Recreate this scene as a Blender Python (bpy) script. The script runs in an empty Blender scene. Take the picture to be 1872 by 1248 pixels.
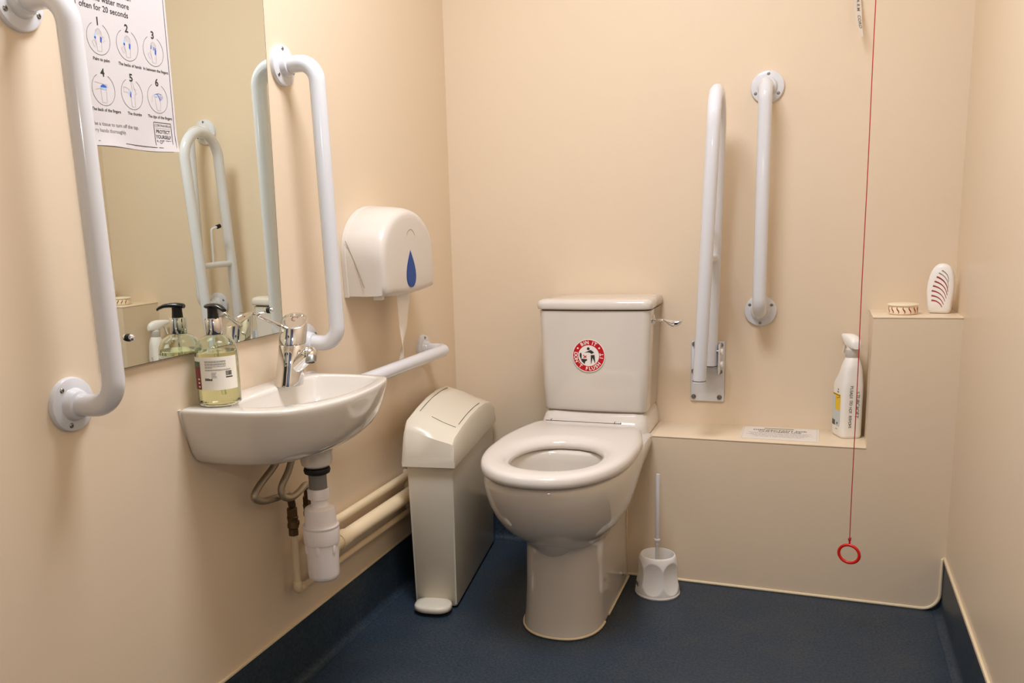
import bpy, bmesh, math, random
from math import pi, sin, cos, radians as RAD
from mathutils import Vector, Matrix

random.seed(7)
scene = bpy.context.scene
COL = scene.collection
V = Vector

# ------------------------------------------------------------------ materials
def s2l(c):
    return tuple(((v / 255) / 12.92 if v / 255 <= .04045 else ((v / 255 + .055) / 1.055) ** 2.4) for v in c)

MATS = {}
def mat(name, rgb, rough=.5, metal=0., spec=.5, coat=0., trans=0., ior=1.45, bump=0., bscale=200., var=0., vscale=6., emit=None, estr=0., alpha=1.):
    m = bpy.data.materials.new(name); m.use_nodes = True
    nt = m.node_tree; b = nt.nodes['Principled BSDF']
    c = s2l(rgb) + (1.,)
    b.inputs['Base Color'].default_value = c
    b.inputs['Roughness'].default_value = rough
    b.inputs['Metallic'].default_value = metal
    b.inputs['Specular IOR Level'].default_value = spec
    b.inputs['Coat Weight'].default_value = coat
    b.inputs['Coat Roughness'].default_value = .06
    b.inputs['Transmission Weight'].default_value = trans
    b.inputs['IOR'].default_value = ior
    b.inputs['Alpha'].default_value = alpha
    if emit:
        b.inputs['Emission Color'].default_value = s2l(emit) + (1.,)
        b.inputs['Emission Strength'].default_value = estr
    tc = nt.nodes.new('ShaderNodeTexCoord')
    if var > 0:
        n = nt.nodes.new('ShaderNodeTexNoise'); n.inputs['Scale'].default_value = vscale; n.inputs['Detail'].default_value = 5
        nt.links.new(tc.outputs['Object'], n.inputs['Vector'])
        mx = nt.nodes.new('ShaderNodeMix'); mx.data_type = 'RGBA'
        lo = tuple(v * (1 - var) for v in c[:3]) + (1.,); hi = tuple(min(1, v * (1 + var)) for v in c[:3]) + (1.,)
        mx.inputs[6].default_value = lo; mx.inputs[7].default_value = hi
        nt.links.new(n.outputs['Fac'], mx.inputs[0]); nt.links.new(mx.outputs[2], b.inputs['Base Color'])
    if bump > 0:
        n2 = nt.nodes.new('ShaderNodeTexNoise'); n2.inputs['Scale'].default_value = bscale; n2.inputs['Detail'].default_value = 3
        nt.links.new(tc.outputs['Object'], n2.inputs['Vector'])
        bp = nt.nodes.new('ShaderNodeBump'); bp.inputs['Strength'].default_value = bump; bp.inputs['Distance'].default_value = .002
        nt.links.new(n2.outputs['Fac'], bp.inputs['Height']); nt.links.new(bp.outputs['Normal'], b.inputs['Normal'])
    MATS[name] = m
    return m

WALLC = (226, 207, 181)
mat('wall_panel', WALLC, rough=.32, spec=.35, var=.015, vscale=2.2, bump=.04, bscale=35)
mat('ceiling_paint', (240, 236, 228), rough=.85, var=.01)
mat('ledge_panel', (233, 215, 187), rough=.3, spec=.4, var=.01)
mat('sealant', (232, 214, 180), rough=.45, var=.05, vscale=30)
mat('door_paint', (70, 78, 96), rough=.5, var=.03)
mat('ceramic', (218, 211, 201), rough=.1, spec=.5, coat=.5, var=.005)
mat('ceramic_dull', (228, 222, 212), rough=.3, var=.01)
mat('seat_plastic', (224, 217, 209), rough=.16, spec=.5, coat=.2, var=.005)
mat('rail_enamel', (216, 217, 221), rough=.16, spec=.5, coat=.4, var=.008, vscale=40)
mat('white_plastic', (242, 238, 232), rough=.3, spec=.5, var=.008)
mat('dispenser_plastic', (214, 206, 196), rough=.25, spec=.5, var=.006)
mat('trap_plastic', (238, 232, 232), rough=.35, spec=.5, var=.008)
mat('bin_plastic', (226, 218, 200), rough=.3, spec=.45, var=.01)
mat('dark_gap', (40, 34, 28), rough=.8, var=.1)
mat('chrome', (225, 225, 226), rough=.05, metal=1., var=.01)
mat('steel', (150, 148, 142), rough=.35, metal=1., var=.06, vscale=90)
mat('dark_steel', (70, 64, 56), rough=.45, metal=1., var=.15, vscale=90)
mat('braid_steel', (176, 166, 146), rough=.4, metal=1., var=.2, vscale=500, bump=.35, bscale=1600)
mat('brass_dull', (112, 92, 68), rough=.45, metal=1., var=.2, vscale=120)
mat('painted_pipe', (234, 214, 178), rough=.4, var=.03, vscale=20)
mat('grey_plastic', (120, 118, 116), rough=.5, var=.04)
mat('black_plastic', (16, 15, 16), rough=.28, spec=.5, var=.1)
mat('black_rubber', (12, 12, 12), rough=.6, var=.1)
mat('mirror_silver', (232, 238, 230), rough=.0, metal=1., var=.002)
mat('glass_edge', (84, 76, 58), rough=.2, spec=.4, var=.03)
mat('paper', (208, 203, 203), rough=.6, var=.008, vscale=30)
mat('tissue', (244, 238, 230), rough=.9, var=.02, vscale=60, bump=.2, bscale=120)
mat('card_white', (230, 223, 214), rough=.5, var=.008, vscale=30)
mat('ink', (46, 45, 48), rough=.6, var=.05)
mat('ink_grey', (120, 116, 116), rough=.6, var=.05)
mat('ink_light', (176, 172, 172), rough=.6, var=.05)
mat('ink_blue', (44, 92, 190), rough=.6, var=.05)
mat('ink_pale_blue', (170, 200, 235), rough=.6, var=.05)
mat('ink_olive', (150, 138, 84), rough=.6, var=.05)
mat('window_blue', (6, 66, 140), rough=.3, spec=.25, coat=.0, var=.06, vscale=50)
mat('sticker_red', (190, 18, 34), rough=.35, var=.02)
mat('sticker_white', (238, 232, 224), rough=.35, var=.01)
mat('red_plastic', (214, 34, 18), rough=.25, spec=.5, var=.03)
mat('red_cord', (176, 28, 38), rough=.8, var=.15, vscale=300)
mat('gel_red', (150, 26, 20), rough=.35, var=.15, vscale=80)
mat('fresh_ivory', (240, 226, 200), rough=.35, var=.01)
mat('slot_shadow', (150, 134, 108), rough=.7, var=.05)
mat('label_yellow', (240, 196, 20), rough=.4, var=.02)
mat('label_pale', (196, 206, 208), rough=.4, var=.03)
mat('label_dark', (66, 68, 74), rough=.4, var=.05)
mat('label_cream', (240, 236, 224), rough=.45, var=.01)
mat('label_red', (120, 22, 26), rough=.4, var=.05)
mat('label_green', (70, 100, 70), rough=.4, var=.05)
mat('spray_white', (243, 240, 234), rough=.35, spec=.5, var=.006)
mat('spray_collar', (205, 200, 192), rough=.4, var=.02)
mat('clear_plastic', (246, 250, 242), rough=.02, trans=1., ior=1.2, var=.002)
mat('soap_liquid', (244, 242, 208), rough=.03, trans=1., ior=1.3, var=.01)
mat('brush_grey', (206, 204, 202), rough=.4, var=.02)
mat('bristle', (230, 226, 218), rough=.8, var=.05, vscale=300)
mat('bounce_panel_diffuser', (255, 250, 240), rough=.5, emit=(255, 244, 226), estr=2.0, var=.002)  # glow of the added ceiling panel

def floor_mat(name, base):
    m = mat(name, base, rough=.42, spec=.35)
    nt = m.node_tree; b = nt.nodes['Principled BSDF']
    tc = nt.nodes.new('ShaderNodeTexCoord')
    n = nt.nodes.new('ShaderNodeTexNoise'); n.inputs['Scale'].default_value = 170; n.inputs['Detail'].default_value = 6
    n2 = nt.nodes.new('ShaderNodeTexNoise'); n2.inputs['Scale'].default_value = 9; n2.inputs['Detail'].default_value = 4
    vo = nt.nodes.new('ShaderNodeTexVoronoi'); vo.inputs['Scale'].default_value = 420
    for q in (n, n2, vo): nt.links.new(tc.outputs['Object'], q.inputs['Vector'])
    r = nt.nodes.new('ShaderNodeValToRGB')
    c = s2l(base)
    r.color_ramp.elements[0].position = .36; r.color_ramp.elements[0].color = tuple(v * .72 for v in c) + (1,)
    r.color_ramp.elements[1].position = .68; r.color_ramp.elements[1].color = tuple(v * 1.45 for v in c) + (1,)
    nt.links.new(n.outputs['Fac'], r.inputs['Fac'])
    r2 = nt.nodes.new('ShaderNodeValToRGB')                     # scuffed, slightly browner patches in the vinyl
    r2.color_ramp.elements[0].position = .45; r2.color_ramp.elements[0].color = (1, 1, 1, 1)
    r2.color_ramp.elements[1].position = .75; r2.color_ramp.elements[1].color = (1.35, 1.18, 1.0, 1)
    nt.links.new(n2.outputs['Fac'], r2.inputs['Fac'])
    mx = nt.nodes.new('ShaderNodeMix'); mx.data_type = 'RGBA'; mx.blend_type = 'MULTIPLY'; mx.inputs[0].default_value = 1
    nt.links.new(r.outputs['Color'], mx.inputs[6]); nt.links.new(r2.outputs['Color'], mx.inputs[7])
    sp = nt.nodes.new('ShaderNodeMath'); sp.operation = 'LESS_THAN'; sp.inputs[1].default_value = .09
    nt.links.new(vo.outputs['Distance'], sp.inputs[0])
    mx2 = nt.nodes.new('ShaderNodeMix'); mx2.data_type = 'RGBA'; mx2.inputs[7].default_value = tuple(min(1, v * 4) for v in c) + (1,)
    sp2 = nt.nodes.new('ShaderNodeMath'); sp2.operation = 'MULTIPLY'; sp2.inputs[1].default_value = .35
    nt.links.new(sp.outputs[0], sp2.inputs[0]); nt.links.new(sp2.outputs[0], mx2.inputs[0])
    nt.links.new(mx.outputs[2], mx2.inputs[6]); nt.links.new(mx2.outputs[2], b.inputs['Base Color'])
    bp = nt.nodes.new('ShaderNodeBump'); bp.inputs['Strength'].default_value = .25; bp.inputs['Distance'].default_value = .001
    nt.links.new(n.outputs['Fac'], bp.inputs['Height']); nt.links.new(bp.outputs['Normal'], b.inputs['Normal'])
    return m
floor_mat('blue_vinyl', (46, 57, 69))

# ------------------------------------------------------------------ object helpers
def thing(name, label, cat, loc=(0, 0, 0), rotz=0., group=None):
    o = bpy.data.objects.new(name, None); COL.objects.link(o)
    o.location = loc; o.rotation_euler = (0, 0, rotz); o.empty_display_size = .05
    o['label'] = label; o['category'] = cat
    if group: o['group'] = group
    return o

def tag(o, label, cat, group=None):
    o['label'] = label; o['category'] = cat
    if group: o['group'] = group
    return o

def root_of(o):
    while o.parent: o = o.parent
    return o

def mk(name, bm, mats, parent=None, world=True, smooth=35, label=None):
    """links one bmesh as one object; world=True: bm is in room coordinates and is brought into the thing's own frame"""
    if parent is not None and world:
        r = root_of(parent)
        M = (Matrix.Translation(r.location) @ Matrix.Rotation(r.rotation_euler.z, 4, 'Z')).inverted()
        bm.transform(M)
    me = bpy.data.meshes.new(name)
    bmesh.ops.recalc_face_normals(bm, faces=bm.faces) if smooth is not None and not bm.faces.layers.int.get('keep') else None
    bm.to_mesh(me); bm.free()
    if isinstance(mats, str): mats = [mats]
    for k in mats: me.materials.append(MATS[k])
    if smooth:
        for p in me.polygons: p.use_smooth = True
        me.set_sharp_from_angle(angle=RAD(smooth))
    o = bpy.data.objects.new(name, me); COL.objects.link(o)
    if parent is not None: o.parent = parent
    if label: o['label'] = label
    return o

def struct(name, bm, mats, smooth=35):
    o = mk(name, bm, mats, smooth=smooth); o['kind'] = 'structure'; return o

def NB(): return bmesh.new()

def box(bm, lo, hi, bev=0., seg=2, mi=0, M=None):
    g = bmesh.ops.create_cube(bm, size=1.)
    vs = g['verts']
    for v in vs:
        v.co = V([lo[i] + (v.co[i] + .5) * (hi[i] - lo[i]) for i in range(3)])
    fs = list({f for v in vs for f in v.link_faces})
    for f in fs: f.material_index = mi
    if bev > 0:
        es = list({e for v in vs for e in v.link_edges})
        r = bmesh.ops.bevel(bm, geom=es, offset=bev, segments=seg, profile=.5, affect='EDGES')
        for f in r['faces']: f.material_index = mi
        vs = list({v for f in r['faces'] for v in f.verts} | {v for v in vs if v.is_valid})
    if M is not None:
        for v in vs:
            if v.is_valid: v.co = M @ v.co
    return bm

def loft(bm, rings, cap0=True, cap1=True, closed=True, mi=0):
    vr = [[bm.verts.new(p) for p in r] for r in rings]
    n = len(rings[0])
    for a, b in zip(vr[:-1], vr[1:]):
        for i in range(n if closed else n - 1):
            j = (i + 1) % n
            try: bm.faces.new((a[i], a[j], b[j], b[i])).material_index = mi
            except ValueError: pass
    if cap0: bm.faces.new(list(reversed(vr[0]))).material_index = mi
    if cap1: bm.faces.new(vr[-1]).material_index = mi
    return vr

def axes(d):
    d = V(d).normalized()
    u = d.orthogonal().normalized(); w = d.cross(u)
    return u, w, d

def lathe(bm, prof, base=(0, 0, 0), axis=(0, 0, 1), seg=32, mi=0, cap0=True, cap1=True, sx=1., sy=1.):
    """prof: list of (radius, height along the axis)"""
    axis = V(axis).normalized(); base = V(base)
    if abs(axis.z) > .999: u, w = V((1, 0, 0)), V((0, 1 if axis.z > 0 else -1, 0))
    else: u, w, _ = axes(axis)
    rings = []
    for r, h in prof:
        r = max(r, 1e-5)
        rings.append([base + axis * h + u * (r * sx * cos(2 * pi * i / seg)) + w * (r * sy * sin(2 * pi * i / seg)) for i in range(seg)])
    return loft(bm, rings, cap0, cap1, mi=mi)

def fillet(pts, rad, n=10):
    """polyline with rounded corners"""
    pts = [V(p) for p in pts]; out = [pts[0]]
    if not isinstance(rad, (list, tuple)): rad = [rad] * len(pts)
    for i in range(1, len(pts) - 1):
        a, b, c = pts[i - 1], pts[i], pts[i + 1]
        d1 = (a - b).normalized(); d2 = (c - b).normalized()
        ang = d1.angle(d2)
        if ang > pi - .02: out.append(b); continue
        t = rad[i] / math.tan(ang / 2)
        t = min(t, (a - b).length * .49, (c - b).length * .49) if len(pts) > 3 else min(t, (a - b).length * .98, (c - b).length * .98)
        r = t * math.tan(ang / 2)
        cen = b + (d1 + d2).normalized() * (r / sin(ang / 2))
        p1, p2 = b + d1 * t, b + d2 * t
        v1, v2 = p1 - cen, p2 - cen
        tot = v1.angle(v2); ax = v1.cross(v2).normalized()
        for k in range(n + 1):
            out.append(cen + Matrix.Rotation(tot * k / n, 3, ax) @ v1)
    out.append(pts[-1])
    return out

def smoothpath(pts, n=8):
    pts = [V(p) for p in pts]; P = [pts[0] * 2 - pts[1]] + pts + [pts[-1] * 2 - pts[-2]]
    out = []
    for i in range(1, len(P) - 2):
        for k in range(n):
            t = k / n; a, b, c, d = P[i - 1], P[i], P[i + 1], P[i + 2]
            out.append(.5 * ((2 * b) + (c - a) * t + (2 * a - 5 * b + 4 * c - d) * t * t + (3 * b - a - 3 * c + d) * t ** 3))
    out.append(pts[-1]); return out

def tube(bm, pts, r, seg=20, mi=0, cap=True, sx=1., sy=1., up=None):
    pts = [V(p) for p in pts]; n = len(pts)
    tan = [(pts[min(i + 1, n - 1)] - pts[max(i - 1, 0)]).normalized() for i in range(n)]
    u = (V(up) - tan[0] * V(up).dot(tan[0])).normalized() if up else tan[0].orthogonal().normalized()
    rings = []
    for i in range(n):
        if i:
            ax = tan[i - 1].cross(tan[i])
            if ax.length > 1e-8: u = Matrix.Rotation(tan[i - 1].angle(tan[i]), 3, ax.normalized()) @ u
        w = tan[i].cross(u)
        ri = r[i] if isinstance(r, (list, tuple)) else r
        rings.append([pts[i] + u * (ri * sx * cos(2 * pi * k / seg)) + w * (ri * sy * sin(2 * pi * k / seg)) for k in range(seg)])
    return loft(bm, rings, cap, cap, mi=mi)

def ribbon(bm, pts, wdir, w, th, mi=0):
    """flat strip along pts, wdir the direction of its width"""
    rings = []
    pts = [V(p) for p in pts]; n = len(pts)
    for i in range(n):
        t = (pts[min(i + 1, n - 1)] - pts[max(i - 1, 0)]).normalized()
        wd = V(wdir).normalized(); nr = t.cross(wd).normalized()
        ww = w[i] if isinstance(w, (list, tuple)) else w
        rings.append([pts[i] + wd * ww / 2 + nr * th / 2, pts[i] - wd * ww / 2 + nr * th / 2, pts[i] - wd * ww / 2 - nr * th / 2, pts[i] + wd * ww / 2 - nr * th / 2])
    return loft(bm, rings, mi=mi)

def extr(bm, poly, o, ax, ay, az, depth, mi=0):
    """2-D polygon placed with axes ax, ay at o and extruded by depth along az"""
    o, ax, ay, az = V(o), V(ax), V(ay), V(az)
    a = [o + ax * p[0] + ay * p[1] for p in poly]
    return loft(bm, [a, [p + az * depth for p in a]], mi=mi)

def disc(bm, r, o, ax, ay, az, depth, mi=0, seg=40, hole=0.):
    o, ax, ay, az = V(o), V(ax), V(ay), V(az)
    f = lambda rr, h: [o + ax * rr * cos(2 * pi * i / seg) + ay * rr * sin(2 * pi * i / seg) + az * h for i in range(seg)]
    if hole <= 0: return loft(bm, [f(r, 0), f(r, depth)], mi=mi)
    return loft(bm, [f(hole, 0), f(r, 0), f(r, depth), f(hole, depth), f(hole, 0)], False, False, mi=mi)

def text(bm, s, size, o, ax, ay, mi=0, bold=0., align='CENTER', lift=.0002, sx=1., thick=.00015):
    cu = bpy.data.curves.new('t', 'FONT'); cu.body = s; cu.size = size; cu.align_x = align; cu.align_y = 'CENTER'
    cu.offset = bold; cu.resolution_u = 3; cu.extrude = 0
    ob = bpy.data.objects.new('t', cu); COL.objects.link(ob)
    bpy.context.view_layer.update()
    dg = bpy.context.evaluated_depsgraph_get()
    me = bpy.data.meshes.new_from_object(ob.evaluated_get(dg))
    bpy.data.objects.remove(ob); bpy.data.curves.remove(cu)
    o, ax, ay = V(o), V(ax), V(ay); az = ax.cross(ay)
    vs = [bm.verts.new(o + ax * v.co.x * sx + ay * v.co.y + az * lift) for v in me.vertices]
    for p in me.polygons:
        try: bm.faces.new([vs[i] for i in p.vertices]).material_index = mi
        except ValueError: pass
    bpy.data.meshes.remove(me)

def dashes(bm, o, ax, ay, length, h, mi, rnd, wmin=.0015, wmax=.006, lift=.0002, fill=.8):
    """a line of print too small to read: word-long strokes"""
    o, ax, ay = V(o), V(ax), V(ay); az = ax.cross(ay); x = 0
    while x < length:
        w = min(rnd.uniform(wmin, wmax), length - x)
        quad(bm, o + ax * x + az * lift, ax * w, ay * h, mi); x += w + h * .55

def quad(bm, o, a, b, mi=0):
    o, a, b = V(o), V(a), V(b)
    f = bm.faces.new([bm.verts.new(p) for p in (o, o + a, o + a + b, o + b)]); f.material_index = mi
    return f

def polyf(bm, poly, o, ax, ay, mi=0, lift=.0002):
    o, ax, ay = V(o), V(ax), V(ay); az = ax.cross(ay)
    bm.faces.new([bm.verts.new(o + ax * p[0] + ay * p[1] + az * lift) for p in poly]).material_index = mi

def stroke(bm, pts, w, o, ax, ay, mi=0, lift=.0002, w2=None):
    """a printed pen line of width w (to w2) through 2-D pts"""
    o, ax, ay = V(o), V(ax), V(ay); az = ax.cross(ay); n = len(pts); L, Rr = [], []
    for i in range(n):
        a, b = pts[max(i - 1, 0)], pts[min(i + 1, n - 1)]
        d = V((b[0] - a[0], b[1] - a[1])); d.normalize(); nn = V((-d.y, d.x))
        ww = w if w2 is None else w + (w2 - w) * i / (n - 1)
        p = V((pts[i][0], pts[i][1]))
        for S, sg in ((L, .5), (Rr, -.5)):
            q = p + nn * ww * sg; S.append(bm.verts.new(o + ax * q.x + ay * q.y + az * lift))
    for i in range(n - 1):
        bm.faces.new((L[i], Rr[i], Rr[i + 1], L[i + 1])).material_index = mi

def arc(cx, cy, r, a0, a1, n=24, ry=None):
    ry = r if ry is None else ry
    return [(cx + r * cos(RAD(a0 + (a1 - a0) * i / n)), cy + ry * sin(RAD(a0 + (a1 - a0) * i / n))) for i in range(n + 1)]

def keep(bm):
    """printing faces must keep the side they were drawn on"""
    bm.faces.layers.int.new('keep'); return bm

X, Y, Z = V((1, 0, 0)), V((0, 1, 0)), V((0, 0, 1))

# ------------------------------------------------------------------ the room
W = 1.4112; YF = -2.95; H = 2.36; LZ = .4232; HZ = .7615; XB = 1.2137; BY = -.183; HS = .14
t = .08
struct('floor', box(NB(), (-t, YF - t, -.06), (W + t, t, 0)), 'blue_vinyl')
struct('ceiling', box(NB(), (-t, YF - t, H), (W + t, t, H + .06)), 'ceiling_paint')
struct('wall_left', box(NB(), (-t, YF, 0), (0, t, H)), 'wall_panel')
struct('wall_back', box(NB(), (0, 0, 0), (W, t, H)), 'wall_panel')
struct('wall_right', box(NB(), (W, YF, 0), (W + t, t, H)), 'wall_panel')
struct('wall_front', box(NB(), (-t, YF - t, 0), (W + t, YF, H)), 'wall_panel')
bm = NB(); box(bm, (.35, YF, .005), (1.2, YF + .03, 2.02), .003)
struct('door_1', bm, 'door_paint')
bm = NB()
for lo, hi in (((.28, YF, 0), (.35, YF + .035, 2.09)), ((1.2, YF, 0), (1.27, YF + .035, 2.09)), ((.35, YF, 2.02), (1.2, YF + .035, 2.09))): box(bm, lo, hi, .004)
struct('trim_1', bm, 'white_plastic')

def skirt(name, pts, nrm):
    """coved vinyl skirting: thin upstand with a rounded foot, extruded from pts[0] to pts[1]; nrm points into the room"""
    a, b = V(pts[0]), V(pts[1]); n = V(nrm)
    prof = [(0, 0), (.022, 0), (.022, .0008)] + [(.022 - .019 * sin(RAD(90 * k / 6)), .0008 + .02 * (1 - cos(RAD(90 * k / 6)))) for k in range(1, 7)] + [(.003, HS), (0, HS)]
    bm = NB(); loft(bm, [[p + n * q[0] + Z * q[1] for q in prof] for p in (a, b)])
    return struct(name, bm, 'blue_vinyl', smooth=50)
skirt('baseboard_left', ((0, YF, 0), (0, 0, 0)), X)
skirt('baseboard_right', ((W, YF, 0), (W, BY + .003, 0)), -X)
skirt('baseboard_back', ((.02, 0, 0), (.42, 0, 0)), -Y)
for i, (lo, hi) in enumerate((((.0, YF, HS), (.005, 0, HS + .006)), ((W - .006, YF, HS), (W, BY - .001, HS + .009)), ((0, -.005, HS), (.42, 0, HS + .006)))):
    struct('trim_%d' % (i + 2), box(NB(), lo, hi, .001), 'sealant')
# pipe boxing: low ledge and tall box with one flush front; the panel's foot is rounded where the vinyl turns up
X0 = .598
poly = [(X0, 0.004), (1.362, .004)] + [(1.362 + .042 * sin(RAD(90 * k / 8)), .004 + .046 * (1 - cos(RAD(90 * k / 8)))) for k in range(1, 9)] + [(1.404, HS + .002), (W, HS + .002), (W, HZ), (XB, HZ), (XB, LZ), (X0, LZ)]
bm = NB(); extr(bm, poly, (0, BY, 0), X, Z, Y, .010)
box(bm, (X0, BY + .010, 0), (W, 0, LZ)); box(bm, (XB, BY + .010, LZ), (W, 0, HZ))
struct('wall_boxing', bm, 'wall_panel')
bm = NB(); box(bm, (.668, BY - .0015, LZ - .001), (XB, 0, LZ + .002), .0008); struct('trim_5', bm, 'ledge_panel')
bm = NB(); box(bm, (XB - .0012, BY - .0015, HZ - .001), (W, 0, HZ + .002), .0008); struct('trim_6', bm, 'ledge_panel')
bm = NB(); box(bm, (1.35, BY + .004, 0), (W, BY + .012, HS), 0); struct('baseboard_boxing', bm, 'blue_vinyl')
foot = [(X0, .004), (1.362, .004)] + [(1.362 + .042 * sin(RAD(90 * k / 8)), .004 + .046 * (1 - cos(RAD(90 * k / 8)))) for k in range(1, 9)] + [(1.404, HS + .002), (W - .004, HS + .004)]
bm = NB(); tube(bm, [(p[0], BY - .0005, p[1]) for p in foot], .0042, seg=8); struct('trim_7', bm, 'sealant')
bm = NB(); tube(bm, [(X0 - .002, BY - .001, .004), (X0 - .003, BY - .001, .25)], .003, seg=8); struct('trim_8', bm, 'sealant')

# ------------------------------------------------------------------ grab rails
def screw(o, nrm, r, parent, m='steel', name='screw'):
    o = V(o); nrm = V(nrm); u, w, _ = axes(nrm)
    bm = NB(); lathe(bm, [(r, 0), (r, .0012), (r * .75, .0022), (r * .4, .0024), (r * .35, .0012), (0, .0012)], o, nrm, seg=16)
    mk(name, bm, m, parent)

def flange(c, nrm, t, ang0, rr=.043):
    """round wall plate with a raised boss and three screws"""
    c, nrm = V(c), V(nrm)
    bm = NB(); lathe(bm, [(rr, 0), (rr, .006), (rr - .0015, .0085), (rr - .004, .0095), (.0265, .0105), (.0245, .013), (.0235, .019), (.0215, .0225), (.0175, .024)], c, nrm, seg=48)
    f = mk('flange', bm, 'rail_enamel', t)
    a = nrm.cross(Z) if abs(nrm.z) < .9 else X
    for k in range(3):
        th = RAD(ang0 + 120 * k)
        screw(c + (a * cos(th) + Z * sin(th)) * .0335 + nrm * .0092, nrm, .0042, f)

def rail(name, label, p0, p1, nrm, off, a0, a1, r=.0175, bend=.064):
    t = thing(name, label, 'grab rail', p0, 0, 'white grab rails with round wall plates')
    p0, p1, nrm = V(p0), V(p1), V(nrm)
    bm = NB(); tube(bm, fillet([p0 + nrm * .004, p0 + nrm * off, p1 + nrm * off, p1 + nrm * .004], bend, 12), r, seg=28)
    mk('tube', bm, 'rail_enamel', t)
    flange(p0, nrm, t, a0); flange(p1, nrm, t, a1)
    return t
rail('grab_rail', 'white upright grab rail nearest the camera, left of the mirror and poster', (0, -1.594, 1.371), (0, -1.586, .777), X, .094, 90, -70)
rail('grab_rail', 'white upright grab rail between the mirror and the toilet roll dispenser', (0, -.912, 1.3775), (0, -.892, .777), X, .086, 80, 30)
rail('grab_rail', 'white horizontal grab rail behind the basin below the toilet roll dispenser', (0, -.254, .668), (0, -.886, .668), X, .078, 90, 90, bend=.03)
rail('grab_rail', 'white upright grab rail on the back wall with two round plates', (.9365, 0, 1.359), (.936, 0, .759), -Y, .092, 93, -90)

# fold-up support rail
t = thing('drop_down_rail', 'white hinged support rail folded up on a bolted plate right of the cistern', 'grab rail', (.797, 0, .58))
bm = NB(); box(bm, (.748, -.006, .492), (.843, 0, .672), .004)
plate = mk('wall_plate', bm, 'rail_enamel', t)
for x, z in ((.757, .662), (.831, .660), (.756, .582), (.830, .582), (.757, .506), (.830, .506)):
    bm = NB(); lathe(bm, [(.0068, .006), (.0068, .0085), (.0045, .0085), (.0045, .0125), (.0035, .0135), (.0015, .0137)], (x, 0, z), -Y, seg=18); mk('bolt', bm, 'steel', plate)
fb, ft = V((.7985, -.228, .592)), V((.8265, -.260, 1.255))     # front leg
rb, rt = V((.8085, -.050, .606)), V((.8235, -.090, 1.255))     # rear leg
mid = (ft + rt) / 2 + Z * .089
hoop = [fb]; hoop += [fb.lerp(ft, k / 6) for k in range(1, 6)]
cen = (ft + rt) / 2; R_ = (ft - rt).length / 2
for k in range(17):
    a = pi * k / 16
    hoop.append(cen + (ft - cen) * cos(a) + Z * (R_ * sin(a)))
hoop += [rt.lerp(rb, k / 6) for k in range(1, 7)]
bm = NB(); tube(bm, hoop, .0172, seg=28); mk('hoop_tube', bm, 'rail_enamel', t)
bm = NB(); lathe(bm, [(.0176, 0), (.0176, .004), (.014, .006)], fb + Z * .001, (0, 0, -1), seg=28); mk('end_cap', bm, 'rail_enamel', t)
bm = NB(); lathe(bm, [(.0178, 0), (.0178, .0015)], fb + Z * .002, (0, 0, 1), seg=28); mk('cap_seam', bm, 'black_rubber', t)
cb0, cb1 = fb.lerp(ft, .48), rb.lerp(rt, .47)
bm = NB(); tube(bm, [cb0, cb1], .0105, seg=18); mk('cross_bar', bm, 'rail_enamel', t)
h0 = cb0.lerp(cb1, .42)
bm = NB(); tube(bm, fillet([h0, h0 + V((.0, 0, .118)), h0 + V((-.010, .024, .126))], .010, 6), .0042, seg=12); rh = mk('roll_hook', bm, 'rail_enamel', t)
bm = NB(); tube(bm, [h0 + V((-.008, .019, .1245)), h0 + V((-.013, .032, .1285))], .0068, seg=12); mk('rubber_tip', bm, 'black_rubber', rh)
bm = NB()
for sx_ in (-1, 1):
    xx = rb.x + sx_ * .024
    box(bm, (xx - .002, -.072, .585), (xx + .002, -.005, .670), .0015)
box(bm, (rb.x - .024, -.012, .585), (rb.x + .024, -.005, .670), .001)
mk('hinge_bracket', bm, 'rail_enamel', t)
bm = NB(); lathe(bm, [(.0178, 0), (.0178, .002)], rb + Z * .001, (0, 0, -1), seg=24); mk('cap_seam', bm, 'black_rubber', t)
for zz in (.648, .612):
    bm = NB(); lathe(bm, [(.009, 0), (.009, .006), (.007, .0085), (0, .009)], (rb.x + .0255, -.055, zz), X, seg=20); mk('pivot_cap', bm, 'white_plastic', t)
bm = NB(); tube(bm, [(rb.x - .03, -.055, .648), (rb.x + .026, -.055, .648)], .006, seg=14); mk('pivot_pin', bm, 'steel', t)

# ------------------------------------------------------------------ mirror
MT = -.0080                                          # the top leans very slightly off the wall
def mx(z): return .0085 - MT * (z - .8143)
t = thing('mirror', 'large frameless wall mirror above the basin held by dome-headed screws', 'mirror', (0, -1.25, .8143))
bm = NB()
y0, y1, z0, z1 = -1.514, -.981, .8143, 1.72
for i, (lo, hi) in enumerate(((0, .0052), (.0052, .0058))):
    c = [(y0, z0), (y1 - .010, z0), (y1, z1), (y0, z1)]
    loft(bm, [[(mx(z) - .0058 + lo, y, z) for y, z in c], [(mx(z) - .0058 + hi, y, z) for y, z in c]], mi=1 if i == 0 else 0)
bm.normal_update(); bmesh.ops.recalc_face_normals(bm, faces=bm.faces)
for f in bm.faces:
    f.material_index = 0 if f.normal.x > .9 and f.calc_center_median().x > mx(f.calc_center_median().z) - .0003 else 1
r_ = bmesh.ops.inset_region(bm, faces=[f for f in bm.faces if f.material_index == 0], thickness=.0016, depth=0)
for f in r_['faces']: f.material_index = 1
mk('mirror_glass', bm, ['mirror_silver', 'glass_edge'], t, smooth=20)
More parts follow.
